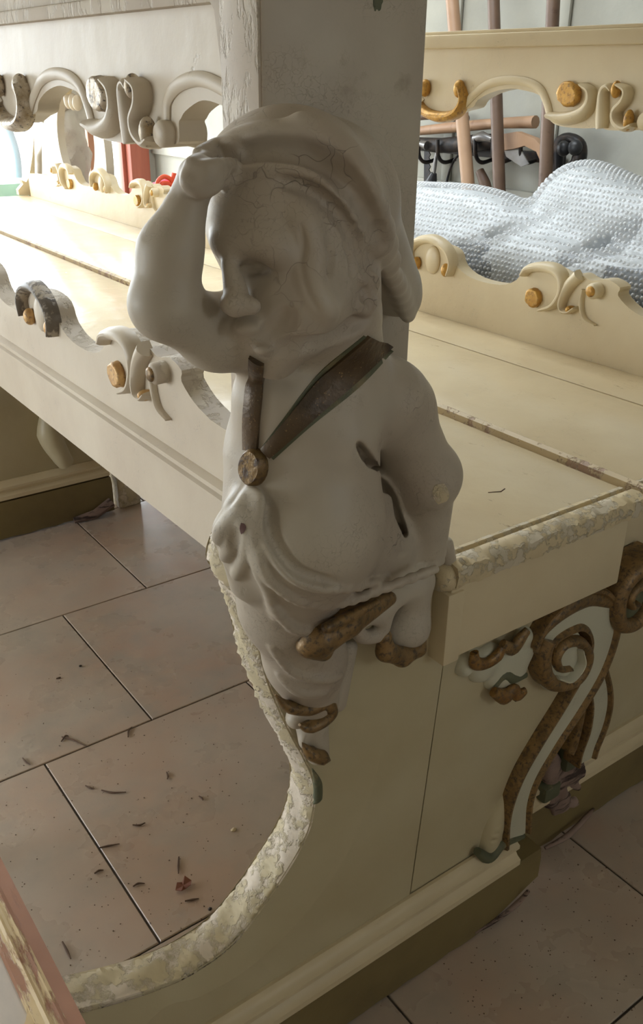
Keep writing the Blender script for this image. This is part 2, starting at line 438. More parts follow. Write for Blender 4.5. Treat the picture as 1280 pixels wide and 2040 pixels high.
        V = (np.stack([I, J, K], 1)+acc/cnt[:, None])*s.h+s.lo
        Q = []
        for ax in range(3):
            sl0 = [slice(None)]*3; sl1 = [slice(None)]*3
            sl0[ax] = slice(0, -1); sl1[ax] = slice(1, None)
            A = S[tuple(sl0)]; B = S[tuple(sl1)]
            i, j, k = np.nonzero(A != B); fl = A[i, j, k]
            idx = [i, j, k]; u, w = (ax+1) % 3, (ax+2) % 3
            def cell(du, dw):
                x = [i.copy(), j.copy(), k.copy()]; x[u] = x[u]-du; x[w] = x[w]-dw
                return vid[x[0], x[1], x[2]]
            q = np.stack([cell(1, 1), cell(0, 1), cell(0, 0), cell(1, 0)], 1)
            q[~fl] = q[~fl][:, ::-1]
            Q.append(q)
        Q = np.concatenate(Q); Q = Q[(Q >= 0).all(1)]
        return V, Q
def sculpt_obj(name, s, mat, parent=None, label=None, lap=2):
    V, Q = s.mesh()
    for _ in range(lap):
        e = np.concatenate([Q[:, [0, 1]], Q[:, [1, 2]], Q[:, [2, 3]], Q[:, [3, 0]]])
        acc = np.zeros_like(V); n = np.zeros(len(V))
        np.add.at(acc, e[:, 0], V[e[:, 1]]); np.add.at(acc, e[:, 1], V[e[:, 0]]); np.add.at(n, e[:, 0], 1); np.add.at(n, e[:, 1], 1)
        V = V*.5+.5*acc/n[:, None]
    me = bpy.data.meshes.new(name)
    me.vertices.add(len(V)); me.vertices.foreach_set('co', V.astype(np.float32).ravel())
    me.loops.add(len(Q)*4); me.loops.foreach_set('vertex_index', Q.astype(np.int32).ravel())
    me.polygons.add(len(Q)); me.polygons.foreach_set('loop_start', np.arange(0, len(Q)*4, 4, dtype=np.int32)); me.polygons.foreach_set('loop_total', np.full(len(Q), 4, np.int32))
    me.polygons.foreach_set('use_smooth', np.ones(len(Q), bool))
    me.update(calc_edges=True); me.validate()
    me.materials.append(MATS[mat])
    o = bpy.data.objects.new(name, me); COL.objects.link(o)
    if parent is not None: setp(o, parent)
    if label: o['label'] = label
    return o

# ================================================================== ROOM
TX, TY = .57, .611
floor = struct(box('floor', RX0-.2, RX1+.2, RY0-.2, RY1+.2, -.06, -.004, 'grout', bev=0))
def tile_mesh(sx, sy):
    bm = bmesh.new(); bmesh.ops.create_cube(bm, size=1)
    for v in bm.verts: v.co = (v.co.x*sx, v.co.y*sy, v.co.z*.012-.006)
    te = [e for e in bm.edges if all(v.co.z > -.001 for v in e.verts)]
    bmesh.ops.bevel(bm, geom=te, offset=.0015, segments=1, affect='EDGES')
    me = bpy.data.meshes.new('tile'); bm.to_mesh(me); bm.free(); me.materials.append(MATS['tile']); return me
tm = tile_mesh(TX-.0045, TY-.0045)
row = 0
y = 1.742-TY*6
k = -6
while y < RY1:
    x = .748 if k % 2 == 0 else .462
    x -= TX*math.floor((x-RX0)/TX)
    x -= TX
    while x < RX1:
        if x+TX > RX0 and y+TY > RY0:
            o = bpy.data.objects.new('tile', tm); COL.objects.link(o); o.location = (x+TX/2, y+TY/2, 0); setp(o, floor)
        x += TX
    y += TY; k += 1

# right wall: grey ribbed sheet on the garage wall
wr = struct(box('wall_right', RX1, RX1+.15, RY0, RY1+.15, 0, RZ, 'wall_grey', bev=0))
for i, yy in enumerate(np.arange(1.5, 6.4, .62)):
    rb = box('wall_rib', RX1-.018, RX1, yy-.03, yy+.03, 0, RZ, 'wall_grey', wr, bev=.008)
box('wall_batten', RX1-.03, RX1, RY0, RY1, .98, 1.06, 'wall_grey', wr, bev=.006)
def holed(name, fn, a0, a1, b0, b1, h0, h1, k0, k1, mat):
    # four slabs round an opening, one mesh; fn maps (a0,a1,b0,b1) to box corners
    bm = bmesh.new()
    for q in ((a0, h0, b0, b1), (h1, a1, b0, b1), (h0, h1, b0, k0), (h0, h1, k1, b1)):
        x0, x1, y0, y1, z0, z1 = fn(*q)
        r = bmesh.ops.create_cube(bm, size=1)
        for v in r['verts']: v.co = ((x0+x1)/2+v.co.x*(x1-x0), (y0+y1)/2+v.co.y*(y1-y0), (z0+z1)/2+v.co.z*(z1-z0))
    return struct(mesh_from_bm(name, bm, mat))
holed('ceiling', lambda a, b, c, d: (a, b, c, d, RZ, RZ+.12), RX0-.15, RX1+.15, RY0-.15, RY1+.15, SKX0, SKX1, SKY0, SKY1, 'plaster')
holed('wall_back', lambda a, b, c, d: (a, b, RY0-.15, RY0, c, d), RX0-.15, RX1+.15, 0, RZ, WBX0, WBX1, WBZ0, WBZ1, 'plaster')
holed('wall_left', lambda a, b, c, d: (RX0-.15, RX0, a, b, c, d), RY0, RY1+.15, 0, RZ, WLY0, WLY1, WLZ0, WLZ1, 'plaster')
wf = struct(box('wall_far', RX0, DFX0, RY1, RY1+.15, 0, RZ, 'plaster', bev=0))
box('lintel', DFX0, RX1, RY1, RY1+.15, DFZ, RZ, 'plaster', wf, bev=0)
box('wall_piece', DFX1+.15, RX1, RY1, RY1+.15, 0, DFZ, 'wall_grey', wf, bev=0)
d1 = struct(box('door_1', DFX1, DFX1+.15, RY1-.06, RY1+.14, 0, DFZ, 'red_timber', bev=.006))
box('door_stop', DFX1-.03, DFX1, RY1+.02, RY1+.1, 0, DFZ, 'red_timber', d1, bev=.004)
struct(box('trim_1', 2.70, 2.76, RY1+.02, RY1+.08, 0, DFZ, 'bare_wood', bev=.004))
struct(box('ground_outside', -14, 14, RY1+.16, 22, -.12, -.02, 'outside_ground', bev=0))
struct(box('ground_outside', -16, RX0-.16, -6, RY1+.1, -.12, -.02, 'outside_ground', bev=0))

# ================================================================== CARVED STAND
XL, XR = .655, 1.82           # faces of the long rails
YF = .81; TH = .075           # end slab face and thickness
YM = 3.09                     # middle of the stand
Y_END = 2*YM-YF
stand = tag(empty('carved_stand', (1.24, YM, 0)), 'cream antique carved wooden stand with gilded scrollwork and a cherub on its corner post', 'carved stand')

# ---- end slab: post and lower panel around the round opening
post = box('post', .518, .727, YF, YF+TH, .98, 1.95, 'figure_paint', stand, bev=.004)
ellipsoid('stain', (.657, YF+.001, 1.59), (.010, .035, .0025), 'verdigris', post, pl='Y', lump=.5)
edge = [atY(u, v, YF)[[0, 2]] for u, v in [(470, 1150), (500, 1210), (530, 1330), (545, 1380), (566, 1430), (590, 1480), (612, 1520), (632, 1570), (630, 1630), (612, 1685), (565, 1765), (480, 1880), (400, 1943)]]
edge = [(.50, 1.02)]+[tuple(e) for e in edge]+[(.33, .322), (.27, .342), (.2, .372)]
edge = [tuple(q) for q in smooth_path(edge, 5)]
inner = [atY(u, v, YF)[[0, 2]] for u, v in [(775, 1330), (770, 1420), (755, 1520), (725, 1620), (680, 1720), (600, 1830), (500, 1925), (400, 1985), (330, 2005)]]
inner = [(.727, 1.02), (.73, .86)]+[tuple(q) for q in inner]+[(.27, .272), (.2, .30)]
inner = [tuple(q) for q in smooth_path(inner, 5)]
def resamp(P, n):
    P = np.array(P); s = np.r_[0, np.cumsum(np.linalg.norm(np.diff(P, axis=0), axis=1))]; t = np.linspace(0, s[-1], n)
    return np.stack([np.interp(t, s, P[:, i]) for i in range(2)], 1)
E2 = resamp(edge, 90); I2 = resamp(inner, 90)
CR = [(.838, .72), (.80, .19)]            # joint between the two front boards
lp = prism('leg_panel', [tuple(q) for q in I2]+[(.2, .12), (.80, .12), (.80, .195), (.836, .715), (.80, .9), (.727, 1.02)][0:], 'Y', YF, YF+TH-.006, 'panel_paint', stand)
# sloping moulded band between the flat board and the worn edge, and the thick worn edge itself
V = []; F = []
n = 90
for a, b in zip(I2, E2):
    V += [(a[0], YF, a[1]), (b[0], YF+.012, b[1])]
for i in range(n-1): F.append((2*i, 2*i+2, 2*i+3, 2*i+1))
V2 = list(V); o2 = len(V2)
for a, b in zip(I2, E2): V2 += [(a[0], YF+TH-.004, a[1]), (b[0], YF+TH, b[1])]
for i in range(n-1): F.append((o2+2*i+1, o2+2*i+3, o2+2*i+2, o2+2*i))
ea = 2*(n-1)
F += [(0, 1, o2+1, o2), (ea, o2+ea, o2+ea+1, ea+1)]
F += [(2*i, o2+2*i, o2+2*i+2, 2*i+2) for i in range(n-1)]
mk('curved_moulding', V2, F, 'panel_paint', lp, auto=.4)
# worn edge strip: uneven flaking surface
V = []; F = []; m = 9
Er = resamp(edge, 200)
for i, e in enumerate(Er):
    tg = Er[min(i+1, 199)]-Er[max(i-1, 0)]; tg /= np.linalg.norm(tg); nr = np.array([tg[1], -tg[0]])
    for j in range(m):
        s = j/(m-1); bulge = .006*math.sin(math.pi*s)
        w = .0028*math.sin(i*1.7+j*2.3)*math.cos(i*.53-j*1.1)+.002*math.sin(i*.31+j)
        q = e+nr*(bulge+(w if 0 < j < m-1 else -.003))
        V.append((q[0], YF+.010+s*(TH-.008), q[1]))
for i in range(199):
    for j in range(m-1): F.append((i*m+j, i*m+j+1, (i+1)*m+j+1, (i+1)*m+j))
# back closing
o3 = len(V)
for e in Er: V += [(e[0]+.006, YF+.014, e[1]-.0), (e[0]+.006, YF+TH-.002, e[1])]
for i in range(199):
    F += [(o3+2*i, o3+2*i+2, (i+1)*m, i*m), (o3+2*i+1, i*m+m-1, (i+1)*m+m-1, o3+2*i+3), (o3+2*i, o3+2*i+1, o3+2*i+3, o3+2*i+2)]
we = mk('worn_edge', V, F, 'peeling_paint', lp, auto=.8)
bm = bmesh.new(); bm.from_mesh(we.data); bmesh.ops.recalc_face_normals(bm, faces=bm.faces); bm.to_mesh(we.data); bm.free()
we['label'] = 'thick edge of the round opening with flaking cream paint'
# second board beyond the joint, broken at its right end
prism('board', [(.805, .12), (1.06, .12), (1.075, .2), (1.12, .33), (1.17, .45), (1.2, .6), (1.2, .72), (.8405, .72), (.805, .195)], 'Y', YF+.002, YF+.05, 'panel_paint', lp)
prism('backing_board', [(1.0, .12), (1.95, .12), (1.95, .8), (1.0, .8)], 'Y', YF+.075, YF+.115, 'panel_paint', lp)

# plinth and its moulding, first length in front and second set back
def moulding(name, x0, x1, y0, z0, parent, mat='cream_paint', h=.072, dpt=.03):
    prof = [(0, 0), (-.3, 0), (-1, .12), (-1, .3), (-.72, .36), (-.55, .45), (-.62, .55), (-.8, .62), (-.8, .74), (-.5, .8), (-.28, .9), (-.2, 1), (0, 1)]
    V = []; F = []; m = len(prof)
    for x in (x0, x1):
        for a, b in prof: V.append((x, y0+a*dpt, z0+b*h))
    for k in range(m):
        k2 = (k+1) % m; F.append((k, k2, m+k2, m+k))
    F += [tuple(range(m)), tuple(m+k for k in reversed(range(m)))]
    o = mk(name, V, F, mat, parent, auto=.6)
    bm = bmesh.new(); bm.from_mesh(o.data); bmesh.ops.recalc_face_normals(bm, faces=bm.faces); bm.to_mesh(o.data); bm.free()
    return o
def rough_plinth(name, x0, x1, y0, y1, z1, parent, seed, endcut=.0, gaps=((.1, .0))):
    rnd = random.Random(seed); n = 30; bot = []
    for i in range(n+1):
        s = i/n; x = x1+(x0-x1)*s
        z = .004+.006*rnd.random()
        if endcut and x > x1-.14: z += endcut*(1-(x1-x)/.14)*1.0
        bot.append((x, z))
    top = [(x0, z1), (x1-.004, z1), (x1, z1-.03)]
    return prism(name, top+bot, 'Y', y0, y1, 'plinth_paint', parent)
moulding('plinth_moulding', .1, 1.06, YF-.0, .133, lp)
rough_plinth('plinth', .1, 1.135, YF-.022, YF+.06, .135, stand, 3, .05)
moulding('plinth_moulding', 1.17, 1.95, YF+.075, .135, lp)
rough_plinth('plinth', 1.14, 1.95, YF+.055, YF+.11, .137, stand, 4)
tube('loose_splinter', smooth_path([atZ(1085, 1690, .02), atZ(1130, 1665, .03), atZ(1165, 1630, .03), atZ(1182, 1612, .02)], 4), [.004, .007, .006, .003], 'broken_wood', lp, 7)
tube('loose_splinter', smooth_path([atZ(945, 1858, .012), atZ(985, 1835, .014), atZ(1030, 1800, .03), atZ(1052, 1775, .06)], 4), [.003, .004, .006, .004], 'broken_wood', lp, 7)
box('foot', .25, .4, YF+.03, YF+.06, 0, .02, 'plinth_paint', lp, bev=.003)

# apron below the deck on the end face
ap = box('apron', .808, 1.215, YF-.03, YF+.002, .716, .866, 'cream_paint', stand, bev=.003)
box('apron', 1.215, 1.95, YF+.03, YF+.06, .716, .866, 'cream_paint', stand, bev=.003)
box('apron_end_block', .800, .832, YF-.034, YF+.002, .712, .835, 'cream_paint', ap, bev=.003)

# ---- deck: planks along the length
ZD = .874
deck = box('deck', XL+.03, XR-.002, YF+.01, Y_END-.01, ZD-.06, ZD-.014, 'deck_paint', stand, bev=0)
for x0, x1 in ((XL+.046, .745), (.745, 1.243), (1.281, 1.640), (1.6455, XR-.001)):
    box('plank', x0, x1, YF+.018 if x0 > .74 else YF+TH+.01, Y_END-.02, ZD-.016, ZD, 'deck_paint', deck, bev=.002)
bx = [(1.262+(a-1.262)*1.0, b) for a, b in [(1.243, ZD-.016), (1.243, ZD-.004), (1.249, ZD-.003), (1.250, ZD+.010), (1.260, ZD+.014), (1.269, ZD+.010), (1.271, ZD-.003), (1.274, ZD+.002), (1.281, ZD+.001), (1.281, ZD-.016)]]
prism('centre_bead', bx, 'Y', YF-.03, Y_END-.02, 'worn_edge_paint', deck)
# raised worn lip along the end of the deck
lip = [(YF-.036, ZD-.03), (YF-.040, ZD-.012), (YF-.036, ZD+.001), (YF-.020, ZD+.006), (YF-.006, ZD+.006), (YF+.001, ZD-.002), (YF+.006, ZD-.003), (YF+.010, ZD+.002), (YF+.018, ZD+.001), (YF+.018, ZD-.03)]
def lipstrip(name, x0, x1, seed):
    rnd = random.Random(seed); n = int((x1-x0)/.006); m = len(lip); V = []; F = []
    for i in range(n+1):
        x = x0+(x1-x0)*i/n
        for j, (a, b) in enumerate(lip):
            jit = .0045 if j in (0, 1, 2, 3) else .0006
            V.append((x, a+jit*(rnd.random()-.3), b+jit*(rnd.random()-.6)))
    for i in range(n):
        for j in range(m):
            j2 = (j+1) % m; F.append((i*m+j, i*m+j2, (i+1)*m+j2, (i+1)*m+j))
    F += [tuple(range(m)), tuple(n*m+k for k in reversed(range(m)))]
    o = mk(name, V, F, 'flaked_lip_paint', deck, auto=.9)
    bm = bmesh.new(); bm.from_mesh(o.data); bmesh.ops.recalc_face_normals(bm, faces=bm.faces); bm.to_mesh(o.data); bm.free()
    return o
lipstrip('end_lip', .812, 1.243, 5); lipstrip('end_lip', 1.281, XR, 6)
s = Sculpt((.76, YF-.06, .80), (.86, YF+.03, .90), .003)
for c in range(9): s.ball((.80+.035*random.random(), YF-.02+.02*random.random(), .845+.028*random.random()), .012+.006*random.random(), .008)
sculpt_obj('broken_corner', s, 'flaked_lip_paint', deck)
tube('deck_crack', [ (1.04, YF+.13, ZD), (1.06, YF+.12, ZD+.0005), (1.075, YF+.125, ZD)], .0011, 'twig_brown', deck, 5)

# ---- long rails: crest boards with scrollwork ----------------------------------------------------
Y0 = 1.925
def L(u, v, X=XL): p = atX(u, v, X); return np.array([p[1], p[2]])
low_half = [L(u, v) for u, v in [(92, 590), (118, 612), (133, 655), (160, 690), (200, 712), (222, 703), (232, 672), (262, 672), (295, 702), (315, 702), (335, 722), (360, 724), (384, 750), (384, 772), (410, 815), (445, 852)]]
up_half = [L(u, v) for u, v in [(35, 245), (56, 231), (71, 222), (75, 202), (90, 182), (112, 171), (131, 174), (159, 189), (176, 225), (186, 262), (206, 278), (240, 284), (262, 282), (275, 290), (310, 292), (335, 288), (352, 282), (352, 245), (356, 236), (365, 221), (391, 202), (414, 201), (447, 214)]]
ylow = float(low_half[0][0]); yup = float(up_half[0][0])
def full_outline(half, yc, zend):
    h = [(yc-p[0], p[1]) for p in half]; h[0] = (0.0, h[0][1])
    one = [(Y0-d, z) for d, z in reversed(h)]+[(Y0+d, z) for d, z in h[1:]]
    two = [(2*YM-y, z) for y, z in reversed(one)]
    return [(YF+TH-.002, zend)]+[tuple(q) for q in smooth_path(one, 3)]+[tuple(q) for q in smooth_path(two, 3)]+[(Y_END-TH+.002, zend)]
low_pts = full_outline(low_half, ylow, float(low_half[-1][1])-.012)
up_pts = full_outline(up_half, yup, float(up_half[-1][1])+.004)

def place(path, yc, mir, shift):
    # half-unit drawn on the near side of the small scroll; mir puts it on the other side, shift = unit centre
    return [np.array([shift+(-1 if mir else 1)*(p[0]-yc), p[1]]) for p in path]

ROUND = [(-1, 0), (-1, .35), (-.7, .8), (-.2, 1), (.2, 1), (.7, .8), (1, .35), (1, 0)]
def prof(hh): return [(a, -.006 if b == 0 else hh*b) for a, b in ROUND]

def rail_scrolls(par, X, dY, which, tone, gold, cyl_mat):
    """scrolls of one rail; which = list of (unit centre, flip of the whole unit)"""
    yc = ylow if par['low'] else yup
    obj = par['obj']
    for shift0, parts in which:
        shift = shift0+dY
        for mir in parts:
            T = lambda pts: place([L(u, v) for u, v in pts], yc, mir, shift)
            def C(u, v):
                return place([L(u, v)], yc, mir, shift)[0]
            sg = -1 if mir else 1
            if par['low']:
                band('scroll', smooth_path(T([(234, 690), (240, 674), (262, 674), (284, 690), (297, 722), (299, 755), (291, 782), (274, 790)]), 5), [.007, .012, .014, .012, .009, .004], prof(.026), 'X', X, tone, obj)
                e = C(257, 755); ellipsoid('scroll_boss', (X-.006, e[0], e[1]), (.026, .024, .020), gold, obj, rot=sg*.5, lump=.14, flat=.5)
                band('stem', smooth_path(T([(318, 704), (308, 725), (303, 755), (303, 780), (308, 797), (318, 803), (327, 794)]), 5), [.015, .014, .010, .007, .006, .004], prof(.024), 'X', X, tone, obj)
                e = C(318, 797); ellipsoid('scroll_boss', (X-.008, e[0], e[1]), (.011, .010, .016), gold, obj)
                e = C(350, 752)
                tube('scroll_roll', [(X-.028, e[0], e[1]), (X-.022, e[0], e[1]), (X+.03, e[0], e[1]+.002), (X+.052, e[0], e[1]+.004), (X+.056, e[0], e[1]+.004)], [.012, .019, .020, .021, .014], cyl_mat, obj, 16)
                ellipsoid('scroll_boss', (X-.028, e[0], e[1]), (.013, .013, .006), 'dull_gilding' if X < 1 else gold, obj)
                band('leaf_fold', smooth_path(T([(329, 745), (331, 785), (342, 825), (362, 848)]), 5), [.004, .006, .005, .002], prof(.012), 'X', X, tone, obj)
            else:
                band('scroll', smooth_path(T([(222, 158), (237, 178), (241, 212), (232, 242), (208, 256), (185, 246)]), 5), [.005, .009, .012, .015, .015, .008], prof(.026), 'X', X, tone, obj)
                e = C(205, 186); ellipsoid('scroll_boss', (X-.008, e[0], e[1]), (.034, .026, .022), gold, obj, rot=sg*.3, lump=.14, flat=.5)
                band('stem', smooth_path(T([(270, 176), (262, 164), (256, 176), (259, 215), (264, 255), (268, 285)]), 5), [.004, .007, .010, .013, .016, .012], prof(.022), 'X', X, tone, obj)
                band('scroll', smooth_path(T([(278, 158), (293, 175), (294, 205), (285, 235), (290, 265), (306, 284), (318, 276)]), 5), [.004, .008, .009, .010, .011, .009, .005], prof(.028), 'X', X, tone, obj)
                e = C(276, 172); ellipsoid('scroll_boss', (X-.012, e[0], e[1]), (.010, .018, .014), gold, obj)
                e = C(310, 262); ellipsoid('scroll_boss', (X-.016, e[0], e[1]), (.010, .022, .014), gold, obj)
                e = C(334, 266)
                tube('scroll_roll', [(X-.02, e[0], e[1]), (X-.014, e[0], e[1]), (X+.03, e[0], e[1]), (X+.050, e[0], e[1]), (X+.054, e[0], e[1])], [.014, .019, .018, .023, .016], cyl_mat, obj, 16)
                band('arch_edge', smooth_path(T([(60, 214), (68, 188), (82, 160), (105, 147), (135, 152), (158, 172), (174, 212), (184, 250)]), 5), .010, prof(.007), 'X', X, tone, obj)
                band('arch_edge', smooth_path(T([(330, 236), (332, 200), (350, 172), (380, 158), (410, 160), (447, 178)]), 5), .010, prof(.007), 'X', X, tone, obj)
        # small double scroll in the middle of the unit
        c = shift
        if par['low']:
            pts = [(c+.085, 1.010), (c+.092, 1.045), (c+.062, 1.075), (c, 1.088), (c-.062, 1.070), (c-.088, 1.035), (c-.080, 1.000)]
            band('scroll', smooth_path(pts, 6), [.006, .011, .013, .011, .006], prof(.026), 'X', X, tone if X > 1 else 'tarnish', obj)
            for s_ in (-1, 1): ellipsoid('scroll_boss', (X-.008, c+s_*.062, 1.012), (.014, .019, .014), gold, obj)
            ellipsoid('leaf', (X-.002, c, 1.03), (.03, .04, .012), tone, obj)
        else:
            pts = [(c+.10, 1.478), (c+.095, 1.445), (c+.06, 1.418), (c, 1.408), (c-.06, 1.420), (c-.085, 1.450), (c-.075, 1.482)]
            band('scroll', smooth_path(pts, 6), [.006, .010, .014, .010, .006], prof(.028), 'X', X, 'silver_gilding' if X < 1 else gold, obj)
            for s_ in (-1, 1): ellipsoid('scroll_boss', (X-.010, c+s_*.066, 1.478), (.015, .022, .016), gold, obj)

def lower_rail(X, dY, tone, gold, full):
    pts = [(y+dY if 1 < y < Y_END-.1 else y, z) for y, z in low_pts]
    o = prism('lower_rail', [(pts[0][0], .905)]+[pts[0]]+pts[1:]+[(pts[-1][0], .905)], 'X', X, X+.042, tone, stand, side='peeling_grey_paint' if X < 1 else tone)
    rail_scrolls({'obj': o, 'low': True}, X, dY, [(Y0, (False, True)), (2*YM-Y0, (False, True))], tone, gold, 'peeling_grey_paint' if X < 1 else tone)
    if X < 1:
        prof_ = [(X-.006, .765), (X-.006, .872), (X-.012, .876), (X-.012, .884), (X-.004, .888), (X-.006, .893), (X-.014, .896), (X-.014, .904), (X-.004, .909), (X+.002, .911), (X+.042, .911), (X+.042, .765)]
        V = []; F = []; m = len(prof_)
        for yy in (YF+TH-.004, Y_END-TH):
            for a, b in prof_: V.append((a, yy, b))
        for k in range(m):
            k2 = (k+1) % m; F.append((k, k2, m+k2, m+k))
        F += [tuple(range(m)), tuple(m+k for k in reversed(range(m)))]
        q = mk('side_apron', V, F, 'rail_paint', o, auto=.5)
        bm = bmesh.new(); bm.from_mesh(q.data); bmesh.ops.recalc_face_normals(bm, faces=bm.faces); bm.to_mesh(q.data); bm.free()
    else:
        box('side_apron', X-.0, X+.042, YF+TH, Y_END-TH, .74, .905, tone, o, bev=0)
    return o
def upper_rail(X, dY, tone, gold):
    pts = [(y+dY if 1 < y < Y_END-.1 else y, z) for y, z in up_pts]
    o = prism('upper_rail', [(pts[0][0], 1.59)]+pts+[(pts[-1][0], 1.59)], 'X', X, X+.042, tone, stand)
    box('top_moulding', X-.016, X+.056, YF+TH, Y_END-TH, 1.582 if X < 1 else 1.572, 1.604, 'peeling_grey_paint' if X < 1 else tone, o, bev=.004)
    box('top_moulding', X-.008, X+.048, YF+TH, Y_END-TH, 1.604, 1.612 if X > 1 else 1.68, 'peeling_grey_paint' if X < 1 else tone, o, bev=.002)
    rail_scrolls({'obj': o, 'low': False}, X, dY, [(Y0, (False, True)), (2*YM-Y0, (False, True))], tone, gold, tone)
    return o
lower_rail(XL, 0, 'rail_paint', 'pale_gold', True)
upper_rail(XL, 0, 'rail_paint', 'silver_gilding')
lower_rail(XR, .02, 'cream_paint', 'gold_leaf', True)
upper_rail(XR, .02, 'cream_paint', 'gold_leaf')
# small peeling capital where the top moulding meets the post
prism('post_capital', [(YF+.0, 1.60), (YF+TH+.035, 1.60), (YF+TH+.033, 1.575), (YF+TH+.018, 1.56), (YF+TH+.012, 1.53), (YF+TH+.004, 1.49), (YF+TH-.01, 1.48)], 'X', .521, .60, 'peeling_grey_paint', post)
box('worn_face', .5155, .519, YF+.003, YF+TH-.001, 1.0, 1.95, 'peeling_grey_paint', post, bev=.001)

# other corner posts
box('post', 1.75, 1.96, YF, YF+TH, 0, 1.95, 'cream_paint', stand, bev=.004)
box('post', .518, .727, Y_END-TH, Y_END, 0, 1.95, 'rail_paint', stand, bev=.004)

# middle support seen under the deck
ms = box('leg_panel', .3, 1.19, 2.97, 3.03, .14, ZD-.06, 'panel_paint', stand, bev=.003)
rough_plinth('plinth', .2, 1.185, 2.94, 3.0, .145, ms, 9)
moulding('plinth_moulding', .2, 1.18, 2.97, .143, ms)
box('side_panel', 1.15, 1.19, 3.03, Y_END-.1, .14, ZD-.06, 'panel_paint', ms, bev=.003)
tube('carved_foot', smooth_path([(.985, 2.955, .46), (.975, 2.945, .36), (1.0, 2.935, .28), (1.02, 2.94, .24)], 5), [.02, .045, .035, .03], 'panel_paint', ms, 12)
tube('loose_splinter', [(1.02, 2.93, .012), (1.1, 2.92, .02), (1.17, 2.925, .05)], [.012, .018, .02], 'broken_wood', ms, 7)
box('leg_block', 1.21, 1.30, 2.95, 3.06, 0, .16, 'peeling_paint', ms, bev=.004)

# ---- S-scroll bracket and acanthus on the end panel
def Pq(u, v): p = atY(u, v, YF); return np.array([p[0], p[2]])
br_path = smooth_path([Pq(u, v) for u, v in [(1112, 1318), (1092, 1318), (1086, 1294), (1104, 1270), (1135, 1268), (1150, 1298), (1130, 1340), (1090, 1352), (1066, 1330), (1066, 1280), (1095, 1235), (1150, 1205), (1182, 1222), (1186, 1265), (1165, 1330), (1125, 1400), (1080, 1470), (1040, 1540), (1020, 1600), (1016, 1662)]], 6)
# the last, wide run is the stem of the bracket; the first part is the volute
cut = 9*6
chan = [(-1, -.006), (-1, .016), (-.92, .024), (-.78, .024), (-.66, .016), (.66, .016), (.78, .024), (.92, .024), (1, .016), (1, -.006)]
pm = [1, 1, 1, 1, 0, 1, 1, 1, 1, 1]
sb = band('scroll_bracket', br_path[cut:], [.030, .042, .046, .042, .036, .034, .036], chan, 'Y', YF, 'white_paint', stand, mats=['white_paint', 'dull_gilding'], pmat=pm)
sb['label'] = 'S-shaped scroll bracket with white channel and gilded rims'
band('volute', br_path[:cut+3], [.005, .009, .010, .012, .014, .016], [(a, -.004 if b == 0 else .014+.018*b) for a, b in ROUND], 'Y', YF-.002, 'dull_gilding', sb)
vc = Pq(1104, 1308); ellipsoid('volute_eye', (vc[0], YF-.012, vc[1]), (.052, .060, .012), 'white_paint', sb, pl='Y', rot=-.3)
vp = smooth_path([Pq(u, v) for u, v in [(1085, 1335), (1112, 1340), (1136, 1310), (1132, 1280)]], 5)
band('volute_lining', vp, [.004, .008, .008, .004], prof(.030), 'Y', YF-.004, 'white_paint', sb)
# second bracket scroll further right
v2 = smooth_path([Pq(u, v) for u, v in [(1245, 1188), (1234, 1196), (1230, 1178), (1246, 1158), (1266, 1158), (1272, 1190), (1250, 1226), (1222, 1236), (1210, 1216), (1216, 1170), (1245, 1130), (1290, 1105)]], 6)
band('volute', v2, [.005, .009, .012, .014, .016, .018], [(a, -.03 if b == 0 else .014+.018*b) for a, b in ROUND], 'Y', YF-.004, 'dull_gilding', sb)
vc = Pq(1246, 1190); ellipsoid('volute_eye', (vc[0], YF-.012, vc[1]), (.034, .040, .012), 'verdigris', sb, pl='Y')
b2 = smooth_path([Pq(u, v) for u, v in [(1196, 1290), (1196, 1340), (1206, 1400), (1200, 1450), (1182, 1500), (1176, 1525)]], 5)
band('inner_scroll', b2, [.020, .030, .036, .034, .030], [(a, b-.04 if b < 0 else b-.03) for a, b in chan], 'Y', YF+.0, 'white_paint', sb, mats=['white_paint', 'dull_gilding'], pmat=pm)
b3 = smooth_path([Pq(u, v) for u, v in [(1176, 1380), (1172, 1430), (1158, 1490), (1150, 1510)]], 5)
band('inner_rim', b3, [.006, .010, .008], prof(.02), 'Y', YF+.03, 'dull_gilding', sb)
# connecting rim from the apron down to the volute
band('rim', smooth_path([Pq(u, v) for u, v in [(1205, 1195), (1160, 1188), (1110, 1212), (1068, 1250), (1054, 1290)]], 5), [.012, .018, .016, .010], prof(.02), 'Y', YF-.002, 'dull_gilding', sb)
